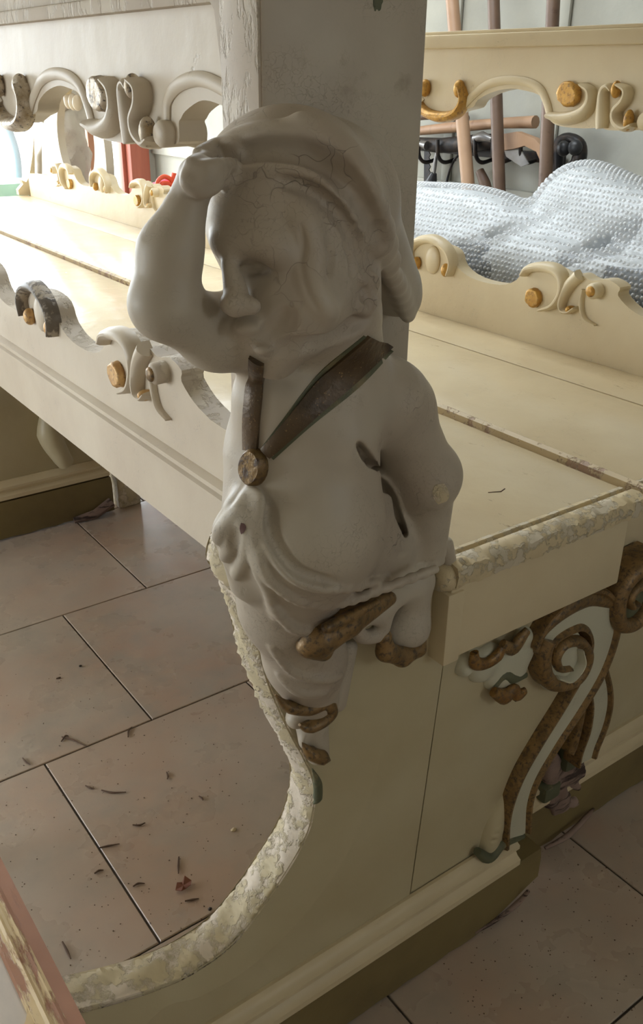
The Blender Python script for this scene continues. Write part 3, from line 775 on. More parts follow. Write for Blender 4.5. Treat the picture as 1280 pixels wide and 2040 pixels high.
# acanthus leaf with gilded lobes on the left of the bracket
s = Sculpt((.80, YF-.05, .50), (1.08, YF+.01, .76), .003)
def SP(u, v, Y): return atY(u, v, Y)
for u, v, r in [(930, 1310, 26), (955, 1330, 30), (985, 1345, 30), (1015, 1335, 36), (1030, 1300, 34), (1000, 1310, 38), (965, 1305, 30), (1035, 1265, 22), (915, 1330, 14)]:
    p = SP(u, v, YF+.004); s.ell(p, (px(p, r)*1.15, .022, px(p, r)), np.eye(3), .012)
for pts in ([(945, 1345), (985, 1325), (1040, 1300)], [(925, 1325), (975, 1305), (1035, 1285)]):
    s.path([SP(u, v, YF-.022) for u, v in pts], [.003, .005, .003], .006, 'sub')
sculpt_obj('acanthus_leaf', s, 'white_paint', sb)
for pts, r in (([(944, 1300), (946, 1320), (968, 1322), (990, 1306), (1000, 1290)], [.008, .012, .010, .012, .008]), ([(1000, 1282), (1020, 1292), (1036, 1272), (1050, 1255)], [.008, .013, .012, .008]),
               ([(982, 1378), (1005, 1388), (1022, 1372), (1030, 1385), (1045, 1376)], [.009, .015, .010, .012, .008])):
    tube('gilded_lobe', smooth_path([SP(u, v, YF-.018) for u, v in pts], 5), r, 'dull_gold' if pts[0][0] < 990 else 'dull_gilding', sb, 10, flat=((0, 1, 0), .7))
tube('leaf_vein', smooth_path([SP(u, v, YF-.014) for u, v in [(985, 1370), (1005, 1345), (1022, 1352), (1048, 1345)]], 5), [.004, .010, .010, .005], 'verdigris', sb, 8, flat=((0, 1, 0), .6))
# fluted foot of the bracket and the green toe under it
s = Sculpt((.96, YF-.03, .15), (1.10, YF+.02, .36), .0022)
lf = [(1010, 1560), (992, 1600), (974, 1640), (964, 1680), (968, 1702)]
s.path([SP(u, v, YF+.012) for u, v in lf], [.014, .022, .027, .026, .014], .006)
s.path([SP(u+18, v, YF+.012) for u, v in lf], [.014, .022, .024, .022, .014], .006)
for i in range(9):
    v0 = 1578+i*13; d_ = 992-i*3.2
    s.path([SP(d_+22, v0-8, YF-.016), SP(d_, v0+4, YF-.016), SP(d_-26, v0+22, YF-.012)], [.003, .0042, .004], .003, 'sub')
sculpt_obj('fluted_leaf', s, 'panel_paint', sb, None, 1)
tube('toe', smooth_path([SP(u, v, YF-.012) for u, v in [(950, 1696), (972, 1708), (1000, 1680), (1040, 1664)]], 5), [.008, .012, .010, .007], 'verdigris', sb, 10)
# broken timber in the gap
s = Sculpt((1.08, YF-.01, .08), (1.34, YF+.10, .42), .004)
rnd = random.Random(11)
for i in range(22):
    u = 1085+rnd.random()*55; v = 1500+rnd.random()*120
    a = SP(u, v, YF+.055); b = a+np.array([.02+.03*rnd.random(), .0, -.03-.05*rnd.random()])
    s.cone(a, b, .014, .006, .008)
for i in range(8):
    a = SP(1120+i*9, 1545-i*4, YF+.06); s.cone(a, a+np.array([.02, 0, .015]), .02, .012, .008)
sculpt_obj('broken_timber', s, 'broken_wood', lp)
box('iron_cleat', 1.255, 1.34, YF+.035, YF+.075, .215, .275, 'verdigris', lp, bev=.008)
box('iron_cleat', 1.20, 1.25, YF+.035, YF+.075, .16, .20, 'verdigris', lp, bev=.008)

# ================================================================== CARVED CHERUB
def Q(u, v, Y): return atY(u, v, Y)
G = Sculpt((.27, .555, .60), (.90, .83, 1.56), .0019)
def B(u, v, Y, r, k=.012, mode='add'):
    p = Q(u, v, Y); G.ball(p, px(p, r), k, mode)
def Cn(a, b, k=.012, mode='add'):
    pa = Q(*a[:3]); pb = Q(*b[:3]); G.cone(pa, pb, px(pa, a[3]), px(pb, b[3]), k, mode)
def Pt(pts, k=.008, mode='add', n=4):
    P = [Q(*q[:3]) for q in pts]; R = [px(p, q[3]) for p, q in zip(P, pts)]
    G.path(P, R, k, mode, n)
AX = np.stack([RGT, UPV, -FWD])
def El(u, v, Y, a, b, c, k=.012, mode='add', rot=0.0):
    p = Q(u, v, Y); cr, sr = math.cos(rot), math.sin(rot)
    M = np.stack([RGT*cr+UPV*sr, -RGT*sr+UPV*cr, -FWD])
    G.ell(p, (px(p, a), px(p, b), px(p, c)), M, k, mode)
# torso
Cn((600, 800, .755, 124), (600, 900, .745, 142), .03)
Cn((600, 900, .745, 142), (608, 1035, .735, 152), .03)
El(600, 1040, .715, 150, 140, 140, .03)
Cn((560, 790, .73, 95), (650, 790, .735, 105), .03)
El(640, 860, .70, 95, 80, 60, .03)
Cn((610, 1060, .76, 140), (760, 1090, .785, 70), .04)
Cn((700, 1000, .785, 90), (800, 1100, .80, 40), .03)
# left arm (beside the deck)
Cn((762, 792, .735, 82), (800, 800, .745, 62), .03)
Cn((775, 800, .735, 76), (848, 945, .745, 62), .02)
Cn((850, 945, .745, 60), (842, 1080, .775, 48), .012)
B(850, 950, .74, 62, .02)
El(838, 1100, .785, 50, 30, 30, .015)
Cn((885, 1085, .80, 18), (895, 1130, .80, 16), .012)
# crease and slit between arm and body
# (arm crease is cut further down)
# neck
Cn((640, 640, .735, 120), (640, 760, .755, 128), .03)
# raised arm
Cn((520, 690, .735, 64), (430, 665, .715, 66), .02)
Cn((430, 665, .715, 66), (332, 612, .695, 66), .02)
Cn((326, 600, .695, 64), (340, 500, .695, 62), .018)
Cn((340, 500, .695, 62), (376, 395, .69, 40), .012)
# head
El(582, 440, .70, 156, 150, 136, .02)
El(545, 430, .695, 136, 140, 128, .02)
El(590, 580, .69, 118, 128, 118, .03)
El(596, 606, .645, 74, 68, 50, .035)
El(550, 664, .675, 66, 60, 64, .03)
El(655, 600, .70, 95, 100, 95, .03)
def Sf(u, v, sink=0.0):
    # point of the carved surface seen at (u, v), moved inwards by sink (in the same units)
    d = ray(u, v); h = G.hit(CAM, d, .55, 1.3)
    if h is None: h = Q(u, v, .70)
    return h+d/np.linalg.norm(d)*px(h, sink)
def Ss(pts, k=.008, mode='add', n=4):
    # ridge or groove along the surface: (u, v, radius, sink)
    P = [Sf(q[0], q[1], q[3]) for q in pts]; R = [px(p, q[2]) for p, q in zip(P, pts)]
    G.path(P, R, k, mode, n)
def Sb(u, v, sink, a, b, c, k=.01, mode='add', rot=0.0):
    p = Sf(u, v, sink); cr, sr = math.cos(rot), math.sin(rot)
    G.ell(p, (px(p, a), px(p, b), px(p, c)), np.stack([RGT*cr+UPV*sr, -RGT*sr+UPV*cr, -FWD]), k, mode)
_cr = [(Sf(u, v), r) for u, v, r in [(716, 886, 6), (736, 918, 9), (764, 970, 11), (790, 1020, 12), (808, 1064, 8)]]
for _s in (0, .006, .012, .02, .028, .036):
    G.path([p+FWD*_s+np.array([0, .002, 0]) for p, r in _cr], [px(p, r)*(1-_s*8) for p, r in _cr], .004, 'sub', 4)
# eye socket, nose, lips, chin
Sb(486, 518, -4, 44, 27, 20, .020, 'sub', rot=-.1)
Cn((458, 528, .672, 17), (472, 602, .655, 26), .016)
El(468, 606, .650, 25, 23, 24, .008)
El(501, 610, .642, 19, 17, 17, .006)
El(452, 606, .668, 14, 19, 18, .006)
Sb(508, 634, 0, 9, 6, 8, .004, 'sub'); Sb(474, 634, 0, 7, 5, 8, .004, 'sub')
Sb(506, 519, 5, 26, 18, 20, .003)
Ss([(474, 520, 3, 0), (486, 502, 4, 0), (506, 494, 4, 0), (530, 502, 4, 0), (546, 522, 3, 0)], .003, 'sub')
Ss([(478, 534, 3, 0), (504, 544, 4, 0), (532, 538, 3, 0), (546, 524, 3, 0)], .003, 'sub')
Ss([(480, 527, 3, 0), (504, 531, 4, 0), (540, 525, 3, 0)], .002, 'sub')
Ss([(448, 486, 8, 7), (480, 478, 8, 7), (530, 482, 7, 6), (566, 506, 5, 5)], .02)
El(498, 652, .662, 28, 16, 28, .012)
Sb(500, 657, 3, 27, 12, 18, .007)
Sb(531, 695, 1, 26, 13, 18, .006)
Ss([(490, 672, 5, 0), (520, 678, 6, -1), (556, 681, 4, 0)], .004, 'sub')
El(546, 728, .676, 34, 26, 32, .016)
Ss([(532, 668, 4, 0), (560, 655, 4, 0), (572, 630, 3, 0)], .014, 'sub')
# jaw crease, hair in front of the ear
Ss([(560, 704, 5, 0), (610, 690, 5, 0), (680, 664, 6, 0), (735, 625, 5, 0)], .016, 'sub')
El(668, 525, .70, 84, 105, 84, .02)
Ss([(594, 430, 10, 9), (612, 460, 12, 10), (622, 505, 12, 10), (616, 548, 10, 9), (630, 590, 10, 9), (655, 622, 9, 8)], .014)
Ss([(598, 452, 2, 0), (605, 490, 3, 0), (600, 530, 2, 0), (611, 578, 2, 0), (634, 620, 2, 0)], .004, 'sub')
Ss([(648, 480, 2, 0), (660, 510, 3, 0), (654, 545, 2, 0)], .006, 'sub')
Ss([(690, 470, 4, 0), (702, 520, 4, 0), (700, 545, 3, 0)], .008, 'sub')
# ear
Ss([(716, 552, 11, 4), (738, 560, 13, 2), (742, 588, 12, 2), (728, 616, 10, 3), (710, 612, 9, 4)], .006)
Sb(724, 584, 0, 10, 14, 8, .006, 'sub')
# hood: a cloth over crown and back of the head, open towards the face
hood = Sculpt((.27, .555, .60), (.90, .83, 1.56), .0019)
def hB(u, v, Y, a, b, c, k=.02):
    p = Q(u, v, Y); hood.ell(p, (px(p, a), px(p, b), px(p, c)), AX, k)
hB(575, 404, .715, 186, 180, 180)
hB(640, 410, .745, 150, 170, 140)
pa = Q(690, 400, .745); pb = Q(790, 600, .785); hood.cone(pa, pb, px(pa, 88), px(pb, 42), .03)
pa = Q(640, 400, .78); pb = Q(770, 560, .80); hood.cone(pa, pb, px(pa, 120), px(pb, 60), .03)
A_ = Q(392, 372, .70); B_ = Q(580, 352, .612); C_ = Q(806, 622, .765)
nn = np.cross(B_-A_, C_-A_); nn /= np.linalg.norm(nn)
if nn[2] < 0: nn = -nn
d0 = nn@A_
hood.field(lambda X, Y, Z: (nn[0]*X+nn[1]*Y+nn[2]*Z-d0), hood.lo, hood.lo+hood.n*hood.h, .012, 'sub') if False else None
gx = [hood.lo[i]+np.arange(hood.n[i])*hood.h for i in range(3)]
half = -(nn[0]*gx[0][:, None, None]+nn[1]*gx[1][None, :, None]+nn[2]*gx[2][None, None, :]-d0).astype(np.float32)
hd = hood.D; kk = .012
hh = np.maximum(kk-np.abs(hd-half), 0)/kk; hd = np.maximum(hd, half)+hh*hh*kk*.25
kk = .006; hh = np.maximum(kk-np.abs(G.D-hd), 0)/kk; G.D = np.minimum(G.D, hd)-hh*hh*kk*.25
del half, hd, hh, hood
# rolled rim of the hood and its folds
Ss([(408, 372, 13, 3), (470, 344, 17, 3), (540, 333, 18, 3), (620, 347, 19, 3), (690, 404, 20, 2), (745, 486, 22, 0), (788, 566, 20, 0), (812, 628, 15, 0)], .006)
Ss([(560, 362, 6, 0), (620, 380, 8, 0), (672, 424, 10, 0), (716, 498, 7, 1), (758, 584, 7, 1), (788, 648, 6, 1)], .008, 'sub')
Ss([(440, 296, 9, 4), (540, 272, 12, 5), (640, 290, 12, 5), (715, 375, 11, 5), (770, 485, 8, 4)], .018)
Ss([(600, 240, 8, 4), (680, 292, 10, 5), (735, 385, 9, 5), (785, 510, 6, 4)], .018)
Ss([(470, 314, 6, -1), (550, 301, 9, -1), (640, 318, 9, -1), (708, 386, 8, -1), (765, 490, 5, -1)], .014, 'sub')
# hand clutching the hood
El(398, 348, .678, 44, 36, 40, .012)
for i, (u0, v0, u1, v1, r) in enumerate([(396, 308, 466, 284, 15), (384, 328, 474, 306, 17), (376, 348, 466, 328, 16), (380, 366, 448, 348, 13)]):
    Ss([(u0, v0, r, 6), ((u0+u1)/2, (v0+v1)/2-4, r, 4), (u1, v1, r-3, 4)], .003)
Ss([(372, 362, 14, 4), (402, 376, 15, 2), (434, 366, 11, 3)], .005)
# drapery round the hips, falling along the edge of the slab
Cn((575, 1130, .755, 110), (575, 1200, .775, 92), .03)
Cn((575, 1200, .775, 92), (608, 1310, .795, 78), .03)
Cn((608, 1310, .795, 78), (622, 1395, .805, 52), .02)
Cn((478, 1020, .715, 36), (458, 1060, .735, 26), .02)
Cn((458, 1060, .735, 26), (490, 1160, .745, 30), .02)
for pts in (
    [(500, 975, 8, 3), (478, 1015, 10, 3), (446, 1050, 12, 3), (436, 1074, 10, 4)],
    [(504, 980, 8, 3), (486, 1040, 10, 3), (462, 1082, 10, 3), (448, 1110, 9, 4)],
    [(508, 985, 7, 3), (496, 1060, 9, 3), (488, 1110, 9, 3), (470, 1146, 9, 3)],
    [(514, 985, 6, 2), (508, 1070, 8, 2), (514, 1130, 9, 2), (536, 1180, 8, 2), (548, 1230, 6, 3)],
    [(520, 990, 5, 2), (524, 1060, 7, 2), (556, 1122, 8, 2), (612, 1164, 8, 2), (690, 1172, 7, 2), (790, 1148, 7, 2), (876, 1118, 8, 3)],
    [(516, 1100, 5, 2), (536, 1150, 8, 2), (596, 1196, 8, 2), (680, 1200, 8, 2), (770, 1170, 7, 2), (866, 1134, 8, 3)],
    [(548, 1215, 6, 3), (585, 1250, 8, 3), (640, 1258, 7, 3)],
    [(542, 1290, 5, 3), (580, 1335, 7, 3), (640, 1352, 7, 3), (676, 1344, 6, 3)],
    [(556, 1345, 5, 3), (596, 1378, 7, 3), (646, 1380, 6, 3)]):
    Ss([(a, b, c+1, d-2.5) for a, b, c, d in pts], .007)
Ss([(536, 1010, 4, 0), (545, 1070, 5, 0), (590, 1136, 5, 0), (660, 1158, 4, 0)], .010, 'sub')
Ss([(470, 1060, 4, 0), (462, 1090, 4, 0)], .008, 'sub')
# round ring and scroll beside the drapery, folds at the lower end
Pt([(712, 1240, .768, 14), (735, 1225, .765, 16), (762, 1235, .768, 14), (752, 1262, .77, 14), (722, 1268, .77, 12), (708, 1250, .768, 12)], .006)
Cn((760, 1200, .77, 30), (835, 1150, .79, 26), .02)
El(800, 1255, .785, 52, 40, 32, .01)
Cn((820, 1165, .79, 40), (815, 1240, .795, 40), .02)
Cn((690, 1290, .80, 22), (672, 1400, .80, 18), .01)
El(590, 1430, .80, 22, 22, 28, .006)
Cn((620, 1440, .805, 34), (632, 1500, .806, 24), .01)
El(605, 1470, .80, 12, 22, 20, .006)
cherub = sculpt_obj('carved_cherub', G, 'figure_paint', stand, 'carved wooden cherub in a hood, one hand raised to its brow', 1)

def hug(name, left, right, mat, n=40, m=7, out=.004, inn=.006, crown=.0015, par=None):
    """flat strip laid on the carved figure between two guide lines"""
    Lp = resamp(smooth_path(left, 6), n); Rp = resamp(smooth_path(right, 6), n)
    P = np.zeros((n, m, 3)); Nn = np.zeros((n, m, 3))
    for i in range(n):
        for j in range(m):
            u, v = Lp[i]*(1-j/(m-1))+Rp[i]*(j/(m-1))
            d = ray(u, v); h = G.hit(CAM, d, .6, 1.25)
            if h is None: h = CAM+d*(np.linalg.norm(P[i, j-1]-CAM)/np.linalg.norm(d) if j else .95)
            P[i, j] = h; Nn[i, j] = G.normal(h)
    for _ in range(3):
        P[1:-1] = (P[:-2]+2*P[1:-1]+P[2:])/4; Nn[1:-1] = (Nn[:-2]+2*Nn[1:-1]+Nn[2:])/4
    V = []; F = []
    for i in range(n):
        for j in range(m): V.append(P[i, j]+Nn[i, j]*(out+crown*math.sin(math.pi*j/(m-1))))
    for i in range(n):
        for j in range(m): V.append(P[i, j]-Nn[i, j]*inn)
    o = n*m
    for i in range(n-1):
        for j in range(m-1):
            a = i*m+j; F.append((a, a+1, a+m+1, a+m)); F.append((o+a, o+a+m, o+a+m+1, o+a+1))
        F.append((i*m, (i+1)*m, o+(i+1)*m, o+i*m)); a = i*m+m-1; F.append((a, o+a, o+a+m, a+m))
    for j in range(m-1):
        F.append((j, o+j, o+j+1, j+1)); a = (n-1)*m+j; F.append((a, a+1, o+a+1, o+a))
    q = mk(name, V, F, mat, par or cherub, auto=.7)
    bm = bmesh.new(); bm.from_mesh(q.data); bmesh.ops.recalc_face_normals(bm, faces=bm.faces); bm.to_mesh(q.data); bm.free()
    return q
hug('strap_stain', [(724, 668), (636, 742), (562, 836), (520, 892)], [(782, 700), (712, 774), (618, 850), (545, 916)], 'verdigris', out=.001, crown=0)
hug('strap', [(732, 668), (642, 746), (571, 832), (522, 892)], [(776, 692), (698, 770), (607, 850), (540, 912)], 'strap_gilding')['label'] = 'dark gilded strap across the chest'
hug('strap', [(497, 708), (493, 770), (488, 830), (488, 895)], [(526, 724), (523, 788), (518, 840), (514, 895)], 'strap_gilding')['label'] = 'dark gilded strap down from the chin'
hug('paint_chip', [(480, 1042), (477, 1052), (481, 1064)], [(486, 1043), (491, 1050), (486, 1060)], 'chip', n=8, m=3, out=.0007, inn=.002, crown=0)
hug('paint_chip', [(866, 966), (858, 985), (872, 1004)], [(884, 962), (896, 988), (888, 998)], 'peeling_paint', n=8, m=4, out=.0008, inn=.002, crown=0)
bc = G.hit(CAM, ray(508, 930), .6, 1.25); bn = G.normal(bc)
bm = bmesh.new(); bmesh.ops.create_uvsphere(bm, u_segments=24, v_segments=14, radius=1)
zax = Vector(bn); xax = zax.cross(Vector((0, 0, 1))).normalized(); yax = zax.cross(xax)
for v in bm.verts:
    c = v.co.copy(); v.co = Vector(bc)+xax*(c.x*px(bc, 31))+yax*(c.y*px(bc, 41))+zax*(max(-.6, min(.62, c.z))*.020)
bk = mesh_from_bm('buckle', bm, 'buckle_gilding', cherub, auto=.5)
def blob(name, ops, mat, par=None, h=.0025, label=None):
    pts = []
    for a, b in ops: pts += [Q(*a[:3]), Q(*b[:3])]
    pts = np.array(pts); S_ = Sculpt(pts.min(0)-.06, pts.max(0)+.06, h)
    for a, b in ops:
        pa, pb = Q(*a[:3]), Q(*b[:3]); S_.cone(pa, pb, px(pa, a[3]), px(pb, b[3]), .006)
    return sculpt_obj(name, S_, mat, par or cherub, label)
blob('gilded_leaf', [((634, 1270, .712, 40), (690, 1238, .712, 32)), ((690, 1238, .712, 32), (775, 1192, .738, 15)), ((614, 1286, .712, 26), (642, 1296, .712, 22)), ((650, 1250, .692, 12), (750, 1200, .708, 8))], 'dull_gilding', label='dull gilded club-shaped leaf on the hip drapery')
blob('gilded_crescent', [((765, 1268, .765, 16), (768, 1298, .765, 20)), ((768, 1298, .765, 20), (800, 1308, .765, 20)), ((800, 1308, .765, 20), (832, 1292, .768, 16)), ((832, 1292, .768, 16), (842, 1262, .775, 9))], 'dull_gilding')
tube('gilded_curl', smooth_path([Q(u, v, .775) for u, v in [(548, 1384), (572, 1406), (608, 1410), (642, 1398), (656, 1414), (640, 1434), (612, 1448), (596, 1444)]], 6), [.001, .009, .011, .011, .010, .009, .002], 'dull_gilding', cherub, 10, flat=((0, 1, 0), 1.3))
tube('gilded_curl', smooth_path([Q(u, v, .785) for u, v in [(602, 1480), (618, 1500), (640, 1508), (656, 1514)]], 6), [.001, .010, .011, .002], 'dull_gilding', cherub, 10, flat=((0, 1, 0), 1.3))
tube('gilded_curl', smooth_path([Q(u, v, .800) for u, v in [(622, 1532), (632, 1560), (632, 1590), (624, 1602)]], 6), [.001, .007, .007, .001], 'verdigris', cherub, 8)
ellipsoid('nail_head', tuple(Q(850, 1186, .785)), (.008, .008, .005), 'iron', cherub, pl='Y')

# ---- far corner: upright with an oval opening and the second cherub seen from behind
def Fq(u, v): p = atX(u, v, XR); return np.array([p[1], p[2]])
outl = smooth_path([Fq(u, v) for u, v in [(196, 396), (194, 330), (184, 255), (160, 195), (125, 170), (98, 180), (78, 215), (68, 270), (68, 340), (68, 388)]], 6)
hole = [np.array([Fq(132, 272)[0]+.235*math.cos(a), 1.205+.232*math.sin(a)]) for a in np.linspace(0, 2*math.pi, 40, endpoint=False)]
V = []; F = []
no = 60; O2 = resamp([tuple(q) for q in outl]+[tuple(outl[0])], no+1)[:-1]
hc = np.mean(hole, 0)
H2 = []
for q in O2:
    a = math.atan2(q[1]-hc[1], q[0]-hc[0]); H2.append(hc+np.array([.235*math.cos(a), .232*math.sin(a)]))
for X in (XR+.045, XR+.085):
    for q, hq in zip(O2, H2): V += [(X, q[0], q[1]), (X, hq[0], hq[1])]
N2 = 2*no
for i in range(no):
    j = (i+1) % no
    F += [(2*i, 2*j, 2*j+1, 2*i+1), (N2+2*i, N2+2*i+1, N2+2*j+1, N2+2*j), (2*i, N2+2*i, N2+2*j, 2*j), (2*i+1, 2*j+1, N2+2*j+1, N2+2*i+1)]
opn = mk('oval_panel', V, F, 'rail_paint', stand, auto=.5)
bm = bmesh.new(); bm.from_mesh(opn.data); bmesh.ops.recalc_face_normals(bm, faces=bm.faces); bm.to_mesh(opn.data); bm.free()
opn['label'] = 'upright panel with an oval opening at the far corner'
for u, v, r in [(123, 198, .03), (132, 203, .026), (140, 205, .024), (125, 350, .028), (135, 356, .03), (148, 368, .035)]:
    q = Fq(u, v); ellipsoid('leaf', (XR+.035, q[0], q[1]), (r*.7, r*1.5, .025), 'rail_paint', opn)
c2 = bpy.data.objects.new('carved_cherub', cherub.data); COL.objects.link(c2)
c2.matrix_world = Matrix.Translation((2*1.2375+.19, 2*YM-.02, 0)) @ Matrix.Rotation(math.pi, 4, 'Z')
setp(c2, stand); c2['label'] = 'second carved cherub at the far corner, seen from behind through the oval opening'
er = [atY(u, v, Y_END)[[0, 2]] for u, v in [(68, 388), (36, 388), (34, 378), (44, 366), (40, 358), (50, 362), (56, 350), (62, 310), (66, 262)]]
prism('end_rail', [tuple(q) for q in er], 'Y', Y_END-.02, Y_END+.02, 'cream_paint', stand)

# ================================================================== LOW FRAMED BENCH beside the opening
bench = tag(empty('framed_panel', (-.05, 1.15, 0)), 'low bench top of worn cream moulded wooden frame around a pale grey inset panel', 'framed panel')
ZB = .41; bx0, bx1, by0, by1 = -.38, .205, .755, 1.62
for nm, pts in (('frame_rail', [(bx1-.018, by0), (bx1, by0), (bx1, by1), (bx1-.018, by1)]), ('frame_rail', [(bx0, by0), (bx0+.018, by0), (bx0+.018, by1), (bx0, by1)])):
    prism(nm, pts, 'Z', ZB-.028, ZB-.002, 'bare_wood', bench)
prof_f = [(0, -.028), (0, -.002), (.005, 0.0), (.012, -.003), (.016, -.002), (.020, .002), (.024, -.003), (.034, -.004), (.037, -.012), (.037, -.028)]
for sgn, xe in ((-1, bx1-.018), (1, bx0+.018)):
    V = []; F = []; m = len(prof_f)
    for yy in (by0+.002, by1-.002):
        for a, b in prof_f: V.append((xe+sgn*a, yy, ZB+b))
    for k in range(m): k2 = (k+1) % m; F.append((k, k2, m+k2, m+k))
    F += [tuple(range(m)), tuple(m+k for k in reversed(range(m)))]
    q = mk('frame_moulding', V, F, 'frame_wood', bench, auto=.5)
    bm = bmesh.new(); bm.from_mesh(q.data); bmesh.ops.recalc_face_normals(bm, faces=bm.faces); bm.to_mesh(q.data); bm.free()
box('frame_rail', bx0+.018, bx1-.018, by0, by0+.055, ZB-.028, ZB-.004, 'frame_wood', bench, bev=.004)
box('frame_rail', bx0+.018, bx1-.018, by1-.055, by1, ZB-.028, ZB-.004, 'frame_wood', bench, bev=.004)
box('inset_panel', bx0+.05, bx1-.05, by0+.05, by1-.05, ZB-.026, ZB-.012, 'inset_grey', bench, bev=0)
cs = [(bx1-.052, by0+.05)]+[(bx1-.052-.04*(1-math.cos(a))*1.0, by0+.095-.045*math.sin(a)) for a in np.linspace(0, math.pi/2, 8)]
prism('corner_fillet', cs, 'Z', ZB-.024, ZB-.006, 'frame_wood', bench)
for xx in (bx0+.02, bx1-.075):
    for yy in (by0+.16, by1-.075): box('leg', xx, xx+.05, yy, yy+.05, 0, ZB-.028, 'bare_wood', bench, bev=.003)

# ================================================================== BACKGROUND THINGS
# bubble-wrapped load behind the stand
wrap = tag(empty('bubble_wrapped_bundle', (2.45, 1.9, 0)), 'bulky load wrapped in shiny clear bubble wrap behind the stand, below the wall of tools', 'bundle')
s = Sculpt((1.88, .7, -.02), (3.0, 2.95, 1.4), .016)
def rbox(c, hs, r): 
    def fn(X, Y, Z):
        qx = np.abs(X-c[0])-hs[0]+r; qy = np.abs(Y-c[1])-hs[1]+r; qz = np.abs(Z-c[2])-hs[2]+r
        return np.sqrt(np.maximum(qx, 0)**2+np.maximum(qy, 0)**2+np.maximum(qz, 0)**2)+np.minimum(np.maximum(qx, np.maximum(qy, qz)), 0)-r
    return fn
def addbox(c, hs, r, k=.05): s.field(rbox(c, hs, r), np.array(c)-np.array(hs)-.08, np.array(c)+np.array(hs)+.08, k)
addbox((2.34, 1.85, .54), (.33, .98, .54), .09)
addbox((2.40, 1.40, .57), (.27, .52, .57), .10)
s.path([(2.2, 2.75, 1.05), (2.2, 2.2, 1.07), (2.2, 1.9, 1.02), (2.15, 1.5, .95)], [.07, .08, .07, .05], .08)
s.path([(2.5, 1.98, 1.10), (2.35, 1.86, 1.14), (2.28, 1.6, 1.10), (2.25, 1.2, 1.11)], [.05, .08, .09, .08], .1)
for pq in ([(2.1, 2.0, .92), (2.2, 1.75, 1.05), (2.35, 1.55, 1.18)], [(2.05, 1.6, .9), (2.12, 1.45, 1.02), (2.2, 1.3, 1.12)], [(2.06, 2.35, 1.0), (2.1, 2.2, 1.06), (2.2, 2.02, 1.12)], [(2.3, 1.75, 1.18), (2.2, 1.55, 1.13), (2.1, 1.45, 1.02)]):
    s.path(pq, [.012, .022, .012], .03)
for pq in ([(2.02, 2.1, .98), (2.08, 1.95, 1.05), (2.2, 1.8, 1.15)], [(2.05, 1.75, .95), (2.1, 1.62, 1.05), (2.22, 1.5, 1.16)]):
    s.path(pq, [.02, .03, .02], .04, 'sub')
s.path([(2.05, 2.1, .9), (2.12, 1.9, 1.0), (2.25, 1.75, 1.1)], [.03, .04, .04], .06)
load = sculpt_obj('wrapped_load', s, 'wrapped_load', wrap)
s.D -= .014
film = sculpt_obj('bubble_film', s, 'bubble_film', wrap)
bv = []; bf = []
def bubble(p, nrm, r):
    a = np.cross(nrm, [0, 0, 1.]); a = a/(np.linalg.norm(a)+1e-6) if np.linalg.norm(a) > .05 else np.array([1., 0, 0]); b = np.cross(nrm, a)
    o = len(bv)
    for rr, hh in ((1, -.1), (.72, .42)):
        for k in range(6): an = k*math.pi/3; bv.append(p+(a*math.cos(an)+b*math.sin(an))*r*rr+nrm*r*hh)
    bv.append(p+nrm*r*.62)
    for k in range(6):
        k2 = (k+1) % 6; bf.append((o+k, o+k2, o+6+k2, o+6+k)); bf.append((o+6+k, o+6+k2, o+12))
sp = .0155
for i, yy in enumerate(np.arange(1.15, 2.85, sp)):
    for zz in np.arange(.86, 1.36, sp*.87):
        jj = int(round((zz-.86)/(sp*.87)))
        p = np.array([1.89, yy+(sp/2 if jj % 2 else 0)+random.uniform(-.002, .002), zz+random.uniform(-.002, .002)])
        h = s.hit(p, np.array([1., 0, 0]), 0, .75, .012)
        if h is not None:
            nr = s.normal(h)
            if nr[0] < -.35: bubble(h, nr, .0062)
    for j, xx in enumerate(np.arange(1.98, 2.75, sp*.87)):
        p = np.array([xx, yy+(sp/2 if j % 2 else 0), 1.37])
        h = s.hit(p, np.array([0, 0, -1.]), 0, .4, .012)
        if h is not None:
            nr = s.normal(h)
            if nr[0] >= -.35 and nr[2] > .3: bubble(h, nr, .0062)
bo = mk('bubbles', bv, bf, 'bubble_shell', wrap, smooth=True); bo['kind'] = 'stuff'

# poles leaning on the wall behind
XW = RX1-.02
for (u0, v0, u1, v1, r, mt, lab) in ((897, -60, 937, 392, .029, 'handle_wood', 'pale thick wooden pole leaning on the grey wall in front of the tool rack'),
        (983, -60, 998, 392, .026, 'dark_handle_wood', 'brown wooden pole standing upright between the pale pole and the darker shiny one'),
        (1107, -60, 1092, 300, .027, 'dark_handle_wood', 'dark shiny wooden pole leaning the opposite way behind the upper carved rail')):
    def lean(u, v):
        d = ray(u, v); nrm = np.array([1., 0, -.12]); return CAM+d*((2.81-nrm@CAM)/(nrm@d))
    a = lean(u0, v0); b = lean(u1, v1)
    d = b-a; foot = a+d*((.0-a[2])/d[2]); top = a+d*((2.45-a[2])/d[2])
    o = tube('wooden_pole', smooth_path([top, (top+foot)/2+np.array([0, .01, 0]), foot], 8), [r*.92, r, r*1.05], mt, None, 14)
    tag(o, lab, 'pole')
